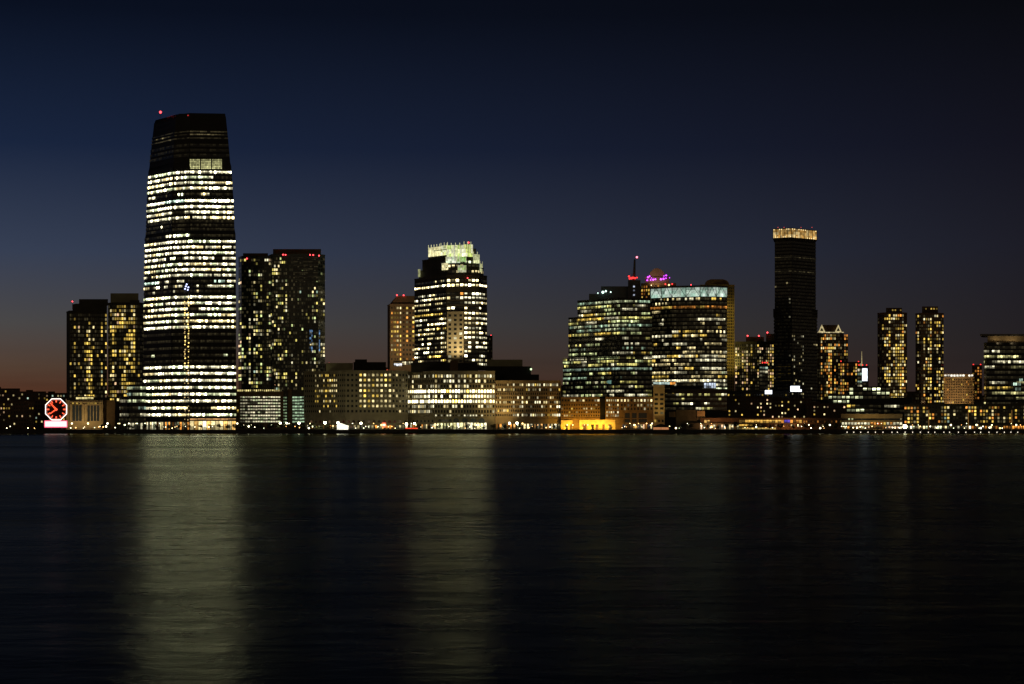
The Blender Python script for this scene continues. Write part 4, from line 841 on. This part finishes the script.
for x0, x1, st, lab, dens in segs:
    x = x0
    while x < x1:
        if R.random() < .55+.4*dens:
            c, s = R.choice(LC); r = R.choice([.2, .26, .32, .42, .6 if dens > .6 else .32])
            lamp(round(x+R.uniform(-1.2, 1.2), 1), R.choice([423.4, 425, 426.4, 427, 427.6, 428.2]), 1491+R.choice([0, 4, 9]), r, c, s, lab)
        x += st*R.choice([.3, .5, .8, 1.2, 1.9])
for px, py, r, lab in ((325, 422.6, 1.05, 'large very bright globe lamp beside the dark hedge right of the garage'), (338, 422.8, .95, 'large bright globe lamp above the white tent'), (280.5, 423.4, 1.0, 'large bright globe lamp before the parking garage decks'), (286.5, 423.4, .9, 'large bright lamp just right of the garage brick pier, before its foot'), (299, 423.2, .9, 'large bright lamp before the greenish lit stair of the garage'),
                       (361, 423.2, .85, 'large bright lamp left of centre before the half lit stone office'), (406.5, 424, .95, 'large bright lamp where the two beige arcaded offices meet'), (414.5, 423.4, .75, 'large bright lamp left of the red kiosk sign'), (509.5, 423.2, .85, 'large lamp before the gold end of the tan office'), (517, 423, .85, 'large lamp just right of the gold end of the tan office'), (905, 426.6, 1.5, 'very large white lamp left of the right waterside flats')):
    lamp(px, py, 1493, r, W_, 14, lab, None)
# glowing dots at the seawall, standing in for lights reflected in the water
DL = emit('reflection_dot', lin((255, 240, 215)), 2.5)
k = 0; me = None
for x in rows(846, 1024, 7.5):
    if me is None:
        m = MB(); m.ball((0, 0, 0), .3, 0, 6, 4); m.tube((0, 0, 0), (0, .5, .25), .08, n=4, mi=1); me = m.mesh('reflection_dot', [DL, METAL])
    o = bpy.data.objects.new('reflection_dot', me); C.objects.link(o); o.location = (X(x+R.uniform(-1.5, 1.5), WL-.4), WL-.4, .95)
    tag(o, 'glowing dot standing in for a reflected light at the seawall', 'wall lamp', 'reflection dots')

# ================================================================ floodlights (fixture with a spot in each, some added to brighten facades)
FLM = {}
def flood(px, py, Y, tgt, power, col, ang, label, group=None):
    z = Z(py, Y); o = thing('floodlight', (X(px, Y), Y, z), label, 'floodlight', group)
    m = MB(); p = o.location; d = (Vector((X(tgt[0], tgt[2]), tgt[2], Z(tgt[1], tgt[2])))-p).normalized()
    m.tube(p-d*.5, p-d*.05, .25, .4, 8); m.tube((p.x, p.y, p.z-1.2), (p.x, p.y, p.z-.3), .1, n=5); m.build('housing', METAL, o)
    m = MB(); m.tube(p-d*.06, p+d*.02, .34, .34, 8); m.build('lens', lampmat(col, 4), o)
    ld = bpy.data.lights.new('flood_beam', 'SPOT'); ld.energy = power; ld.color = lin(col); ld.spot_size = math.radians(ang); ld.spot_blend = 1; ld.shadow_soft_size = .3
    lo = bpy.data.objects.new('flood_beam', ld); C.objects.link(lo); lo.parent = o; lo.location = d*.4; lo.rotation_euler = d.to_track_quat('-Z', 'Y').to_euler()
GOLD = (255, 190, 62)
for px in (566, 575, 583, 592, 600, 609): flood(px, 428.6, 1508, (px, 424, 1517), 7000, GOLD, 130, 'ground floodlight washing the gold lit brick base', 'gold base floodlights')
for px in (498, 504): flood(px, 427.5, 1494, (500, 402, 1522), 17000, (255, 214, 135), 75, 'ground floodlight washing the gold end of the tan office', 'tan office floodlights')
for px in (74, 92): flood(px, 428, 1512, (px, 412, 1530), 7000, (255, 220, 150), 110, 'ground floodlight washing the tall stone piers behind the clock', 'pier floodlights')
for px in (318, 345, 375, 400): flood(px, 427, 1490, (px, 395, 1530), 2600, (235, 225, 160), 140, 'added floodlight brightening the half lit beige office', 'added beige office floodlights')  # spots added to lift a facade that only city glow reaches
for px in (420, 455, 480): flood(px, 427, 1490, (px, 396, 1525), 1800, (235, 225, 160), 140, 'added floodlight brightening the brilliantly lit beige office', 'added bright office floodlights')  # added as well, raising this facade's ambient level
for px in (580, 612, 640): flood(px, 427, 1490, (px, 405, 1518), 6000, (255, 195, 100), 140, 'ground floodlight washing the upper brick of the gold based block', 'brick block floodlights')
flood(659, 426, 1500, (659, 398, 1516), 9000, (255, 220, 130), 70, 'ground floodlight washing the narrow beige stone block')
flood(455, 364, 1584, (455, 338, 1597), 60000, (255, 225, 165), 90, 'roof floodlight washing the pale stone bay of the central tower')
flood(396, 366, 1700, (400, 315, 1760), 75000, (255, 218, 165), 110, 'roof floodlight washing the brown tower behind the central tower')
flood(715, 300, 1700, (730, 340, 1720), 30000, (255, 225, 120), 150, 'added floodlight brightening the olive gridded tower')  # added spots that even the tower's brightness from top to foot
flood(731, 370, 1695, (731, 340, 1720), 30000, (255, 225, 120), 120, 'lower added floodlight brightening the olive gridded tower')
flood(958, 404, 1612, (958, 388, 1640), 24000, (255, 205, 140), 110, 'roof floodlight washing the gridded tan hotel')
for px in (999, 1014): flood(px, 343.6, 1588, (px, 338, 1595), 900, (255, 225, 170), 130, 'upward floodlight under the overhanging roof at right', 'canopy floodlights')
flood(655, 284, 1750, (657, 274, 1765), 5000, (255, 210, 160), 120, 'roof floodlight on the brown stone crown with magenta lamps')
for px in (715, 790): flood(px, 427, 1498, (px, 405, 1560), 12000, (255, 180, 110), 140, 'ground floodlight before the dark brick waterfront blocks', 'brick waterfront floodlights')
flood(870, 427, 1500, (870, 417, 1520), 5000, (255, 215, 130), 120, 'ground floodlight before the low olive shopfront building')
flood(275, 385, 1560, (290, 252, 1595), 60000, (255, 190, 140), 40, 'terrace floodlight aimed at the brown roofs of the dark glass towers')

# ================================================================ tents, hedge, kiosk, dock, trees
Y = 1493
t = thing('white_tent', (X(342, Y), Y, G0), 'bright white lit tent standing at the water beside the dark hedge', 'tent')
m = MB(); m.box(X(337, Y), X(347.5, Y), Y, Y+6, G0, Z(426, Y)); m.build('tent_wall', emit('lit_canvas', lin((255, 248, 232)), 1.6, 'NONE'), t)
m = MB(); m.loft([[(X(336.6, Y), Y-.4, Z(426, Y)), (X(348, Y), Y-.4, Z(426, Y)), (X(348, Y), Y+6.4, Z(426, Y)), (X(336.6, Y), Y+6.4, Z(426, Y))], [(X(338.5, Y), Y+2.6, Z(423.2, Y)), (X(341, Y), Y+2.6, Z(423.2, Y)), (X(341, Y), Y+3.4, Z(423.2, Y)), (X(338.5, Y), Y+3.4, Z(423.2, Y))]]); m.build('tent_roof', emit('lit_canvas_roof', lin((255, 246, 225)), 1.1, 'NONE'), t)
t = thing('peaked_tent', (X(661, Y), Y, G0), 'dark peaked tent with an orange lit inside before the narrow beige block', 'tent')
m = MB(); z0, z1 = Z(427.2, Y), Z(423.8, Y); m.loft([[(X(652, Y), Y-.2, z0), (X(671, Y), Y-.2, z0), (X(671, Y), Y+9, z0), (X(652, Y), Y+9, z0)], [(X(660.6, Y), Y+4, z1), (X(662.2, Y), Y+4, z1), (X(662.2, Y), Y+5, z1), (X(660.6, Y), Y+5, z1)]]); m.build('tent_roof', ROOF, t)
m = MB(); m.box(X(654, Y), X(669, Y), Y+3, Y+7, G0, z0-.2); m.build('tent_wall', emit('orange_lit_canvas', lin((255, 170, 110)), .5, 'NONE'), t)
m = MB()
for px in (652.6, 661, 670.4): m.tube((X(px, Y), Y, G0), (X(px, Y), Y, z0), .12, n=5)
m.build('pole', METAL, t)
t = thing('kiosk', (X(413, Y), Y, G0), 'small kiosk with a bright red strip sign before the beige offices', 'kiosk')
m = MB(); m.box(X(405, Y), X(418, Y), Y, Y+4, G0, Z(427.6, Y)); m.build('kiosk_body', DKCONC, t)
m = MB(); m.box(X(405.5, Y), X(417.6, Y), Y-.3, Y-.02, Z(428.8, Y), Z(428, Y)); m.build('strip_sign', emit('red_strip_light', lin((255, 60, 25)), 1.8, 'NONE'), t)
t = thing('totem_sign', (X(384, Y), Y, G0), 'slim red and white lit totem sign by the water', 'sign')
m = MB(); m.box(X(382, Y), X(386, Y), Y, Y+.4, Z(427.4, Y), Z(422.6, Y)); m.build('panel', emit('red_totem_light', lin((255, 70, 50)), 1.2, 'NONE'), t)
m = MB(); m.box(X(382.6, Y), X(385.4, Y), Y-.12, Y-.02, Z(425.4, Y), Z(424.4, Y)); m.build('white_band', emit('white_totem_light', lin(W_), 1.5, 'NONE'), t)
m = MB(); m.tube((X(384, Y), Y+.2, G0), (X(384, Y), Y+.2, Z(427.2, Y)), .3, n=6); m.build('post', METAL, t)
def leaf_cloud(m, c, rx, rz, n, s):
    for _ in range(n):
        while True:
            q = Vector((R.uniform(-1, 1), R.uniform(-1, 1), R.uniform(-1, 1)))
            if q.length < 1 and R.random() < .35+q.length: break
        p = Vector((c[0]+q.x*rx, c[1]+q.y*rx, c[2]+q.z*rz)); a = Vector((R.gauss(0, 1), R.gauss(0, 1), R.gauss(0, 1))).normalized(); b2 = a.orthogonal().normalized(); k = s*R.uniform(.6, 1.3)
        m.face([p-a*k, p+b2*k*.6, p+a*k, p-b2*k*.6])
tm = []
for v in range(4):
    cr = MB(); hgt = R.uniform(4.5, 6.5)
    for _ in range(6): leaf_cloud(cr, (R.uniform(-1.4, 1.4), R.uniform(-1.4, 1.4), hgt*.62+R.uniform(-1, 1.4)), R.uniform(.9, 1.6), R.uniform(.7, 1.3), 60, .28)
    tr = MB(); tr.tube((0, 0, 0), (0, 0, hgt*.55), .2, .12, 6)
    for k in range(5): a = k*1.26; tr.tube((0, 0, hgt*.4), (math.cos(a)*1.3, math.sin(a)*1.3, hgt*.75), .09, .03, 4)
    tm.append((cr.mesh('crown', [LEAF]), tr.mesh('trunk', [BARK])))
def tree(px, Y, label, group):
    t = thing('tree', (X(px, Y), Y, G0), label, 'tree', group); a, b_ = R.choice(tm); k = R.uniform(.75, 1.15); t.scale = (k, k, k); t.rotation_euler = (0, 0, R.uniform(0, 6))
    for nm, me in (('crown', a), ('trunk', b_)):
        o = bpy.data.objects.new(nm, me); C.objects.link(o); o.parent = t
for px in rows(226, 318, 4.2): tree(px+R.uniform(-1.5, 1.5), 1489+R.uniform(0, 7), 'small dark tree on the promenade before the parking garage', 'garage promenade trees')
for px in rows(100, 222, 9): tree(px+R.uniform(-3, 3), 1490+R.uniform(0, 4), 'small dark tree at the foot of the tallest tower and its podium', 'tower promenade trees')
for px in rows(430, 560, 11): tree(px+R.uniform(-3, 3), 1489+R.uniform(0, 5), 'small dark tree before the bright arches and the tan office', 'arcade promenade trees')
for px in rows(672, 840, 11): tree(px+R.uniform(-3, 3), 1490+R.uniform(0, 6), 'small dark tree before the pavilion and the pier hall', 'pier promenade trees')
m = MB()
for _ in range(26): leaf_cloud(m, (X(R.uniform(317, 335.5), 1492), 1492+R.uniform(-1, 3), G0+R.uniform(.8, 3.2)), 1.2, 1.0, 40, .3)
tag(m.build('hedge', LEAF), 'dark clipped hedge left of the bright white tent', 'hedge')
t = thing('floating_dock', (X(380, 1476), 1476, 0), 'low dark dock on piles lying off the seawall right of the white tent', 'dock')
m = MB(); m.box(X(338, 1472), X(418, 1472), 1472, 1482, .9, 1.5); m.build('deck', DKCONC, t)
for px in rows(340, 420, 6.5):
    m = MB(); m.tube((X(px, 1472), 1471.6, -2), (X(px, 1472), 1471.6, 2.8), .3, n=6); m.build('pile', BARK, t)
for px in (357, 368, 389): lamp(px, 430.6, 1475, .32, W_, 6, 'small lamp standing on the floating dock', 'dock lamps', 'dock_lamp').location.z = 1.5

# ================================================================ night sky
w = bpy.data.worlds.new('World'); bpy.context.scene.world = w; w.use_nodes = True; nt = w.node_tree; nt.nodes.clear(); N = nt.nodes.new; L = nt.links.new
tc = N('ShaderNodeTexCoord'); sp = N('ShaderNodeSeparateXYZ'); L(tc.outputs['Generated'], sp.inputs[0])
def ramp(stops):
    r = N('ShaderNodeValToRGB'); e = r.color_ramp.elements
    mr_ = N('ShaderNodeMapRange'); mr_.inputs[1].default_value = -.02; mr_.inputs[2].default_value = .38; L(sp.outputs[2], mr_.inputs[0]); L(mr_.outputs[0], r.inputs[0])
    while len(e) < len(stops): e.new(.5)
    for k, (z, c) in enumerate(stops): e[k].position = (z+.02)/.4; e[k].color = (*lin(c), 1)
    r.color_ramp.interpolation = 'EASE' if False else 'LINEAR'
    return r.outputs[0]
zz = lambda py: math.sin(math.atan((HY-py)/F))
left = ramp([(zz(430), (66, 38, 26)), (zz(392), (84, 52, 37)), (zz(368), (82, 63, 51)), (zz(325), (73, 71, 71)), (zz(255), (54, 63, 83)), (zz(150), (25, 37, 62)), (zz(15), (10, 17, 33)), (.27, (6, 9, 17)), (.36, (3, 5, 10))])
right = ramp([(zz(430), (44, 34, 33)), (zz(392), (42, 34, 33)), (zz(340), (35, 31, 33)), (zz(250), (28, 28, 37)), (zz(150), (19, 19, 29)), (zz(15), (9, 10, 15)), (.27, (6, 7, 11)), (.36, (3, 4, 7))])
fx = N('ShaderNodeMapRange'); fx.inputs[1].default_value = -.25; fx.inputs[2].default_value = .25; L(sp.outputs[0], fx.inputs[0])
fm = N('ShaderNodeMix'); fm.data_type = 'RGBA'; L(fx.outputs[0], fm.inputs[0]); L(left, fm.inputs[6]); L(right, fm.inputs[7])
back = ramp([(-.02, (120, 104, 78)), (.05, (134, 116, 88)), (.14, (104, 90, 74)), (.25, (40, 38, 40)), (.36, (9, 11, 18))])   # glow of the city behind the camera
fy = N('ShaderNodeMapRange'); fy.inputs[1].default_value = .35; fy.inputs[2].default_value = -.25; L(sp.outputs[1], fy.inputs[0])
fb = N('ShaderNodeMix'); fb.data_type = 'RGBA'; L(fy.outputs[0], fb.inputs[0]); L(fm.outputs[2], fb.inputs[6]); L(back, fb.inputs[7])
mp = N('ShaderNodeMapping'); mp.inputs['Scale'].default_value = (5, 5, 90); L(tc.outputs['Generated'], mp.inputs[0])
cn = N('ShaderNodeTexNoise'); cn.inputs['Scale'].default_value = 1.6; cn.inputs['Detail'].default_value = 3; L(mp.outputs[0], cn.inputs['Vector'])
cr = N('ShaderNodeMapRange'); cr.inputs[1].default_value = .35; cr.inputs[2].default_value = .7; cr.inputs[3].default_value = 1.06; cr.inputs[4].default_value = .78; L(cn.outputs[0], cr.inputs[0])
lowm = N('ShaderNodeMapRange'); lowm.inputs[1].default_value = .012; lowm.inputs[2].default_value = .04; lowm.inputs[3].default_value = 1; lowm.inputs[4].default_value = .0; L(sp.outputs[2], lowm.inputs[0])
cm = N('ShaderNodeMix'); cm.inputs[2].default_value = 1; L(lowm.outputs[0], cm.inputs[0]); L(cr.outputs[0], cm.inputs[3])
ml = N('ShaderNodeMix'); ml.data_type = 'RGBA'; ml.blend_type = 'MULTIPLY'; ml.inputs[0].default_value = 1; L(fb.outputs[2], ml.inputs[6]); L(cm.outputs[0], ml.inputs[7])
bg = N('ShaderNodeBackground'); bg.inputs[1].default_value = 1; L(ml.outputs[2], bg.inputs[0]); wo = N('ShaderNodeOutputWorld'); L(bg.outputs[0], wo.inputs[0])

# ================================================================ camera and render
cam = bpy.data.cameras.new('camera'); co = bpy.data.objects.new('camera', cam); C.objects.link(co)
co.location = (0, 0, CZ); co.rotation_euler = (math.pi/2, 0, 0); cam.sensor_width = 36; cam.lens = F*36/1024; cam.shift_y = (HY-342)/1024
cam.clip_start = 1; cam.clip_end = 40000
S = bpy.context.scene; S.camera = co; S.render.engine = 'CYCLES'
S.view_settings.view_transform = 'Standard'; S.view_settings.look = 'None'; S.view_settings.exposure = 0; S.view_settings.gamma = 1
S.cycles.use_denoising = True; S.cycles.max_bounces = 4; S.cycles.diffuse_bounces = 2; S.cycles.glossy_bounces = 3
S.cycles.sample_clamp_indirect = 9; S.cycles.caustics_reflective = False; S.cycles.caustics_refractive = False

# labels: equal neighbours are told apart by their order along the shore
ORD = 'first second third fourth fifth sixth seventh eighth ninth tenth eleventh twelfth thirteenth fourteenth fifteenth sixteenth seventeenth eighteenth nineteenth twentieth twenty-first twenty-second twenty-third twenty-fourth twenty-fifth twenty-sixth twenty-seventh twenty-eighth'.split()
same = {}
for o in list(C.objects):
    if o.parent is None and 'label' in o: same.setdefault(o['label'], []).append(o)
for lab, os_ in same.items():
    if len(os_) > 1:
        for k, o in enumerate(sorted(os_, key=lambda q: q.location.x/max(q.location.y, 1))): o['label'] = f'{lab}, {ORD[k]} from left'
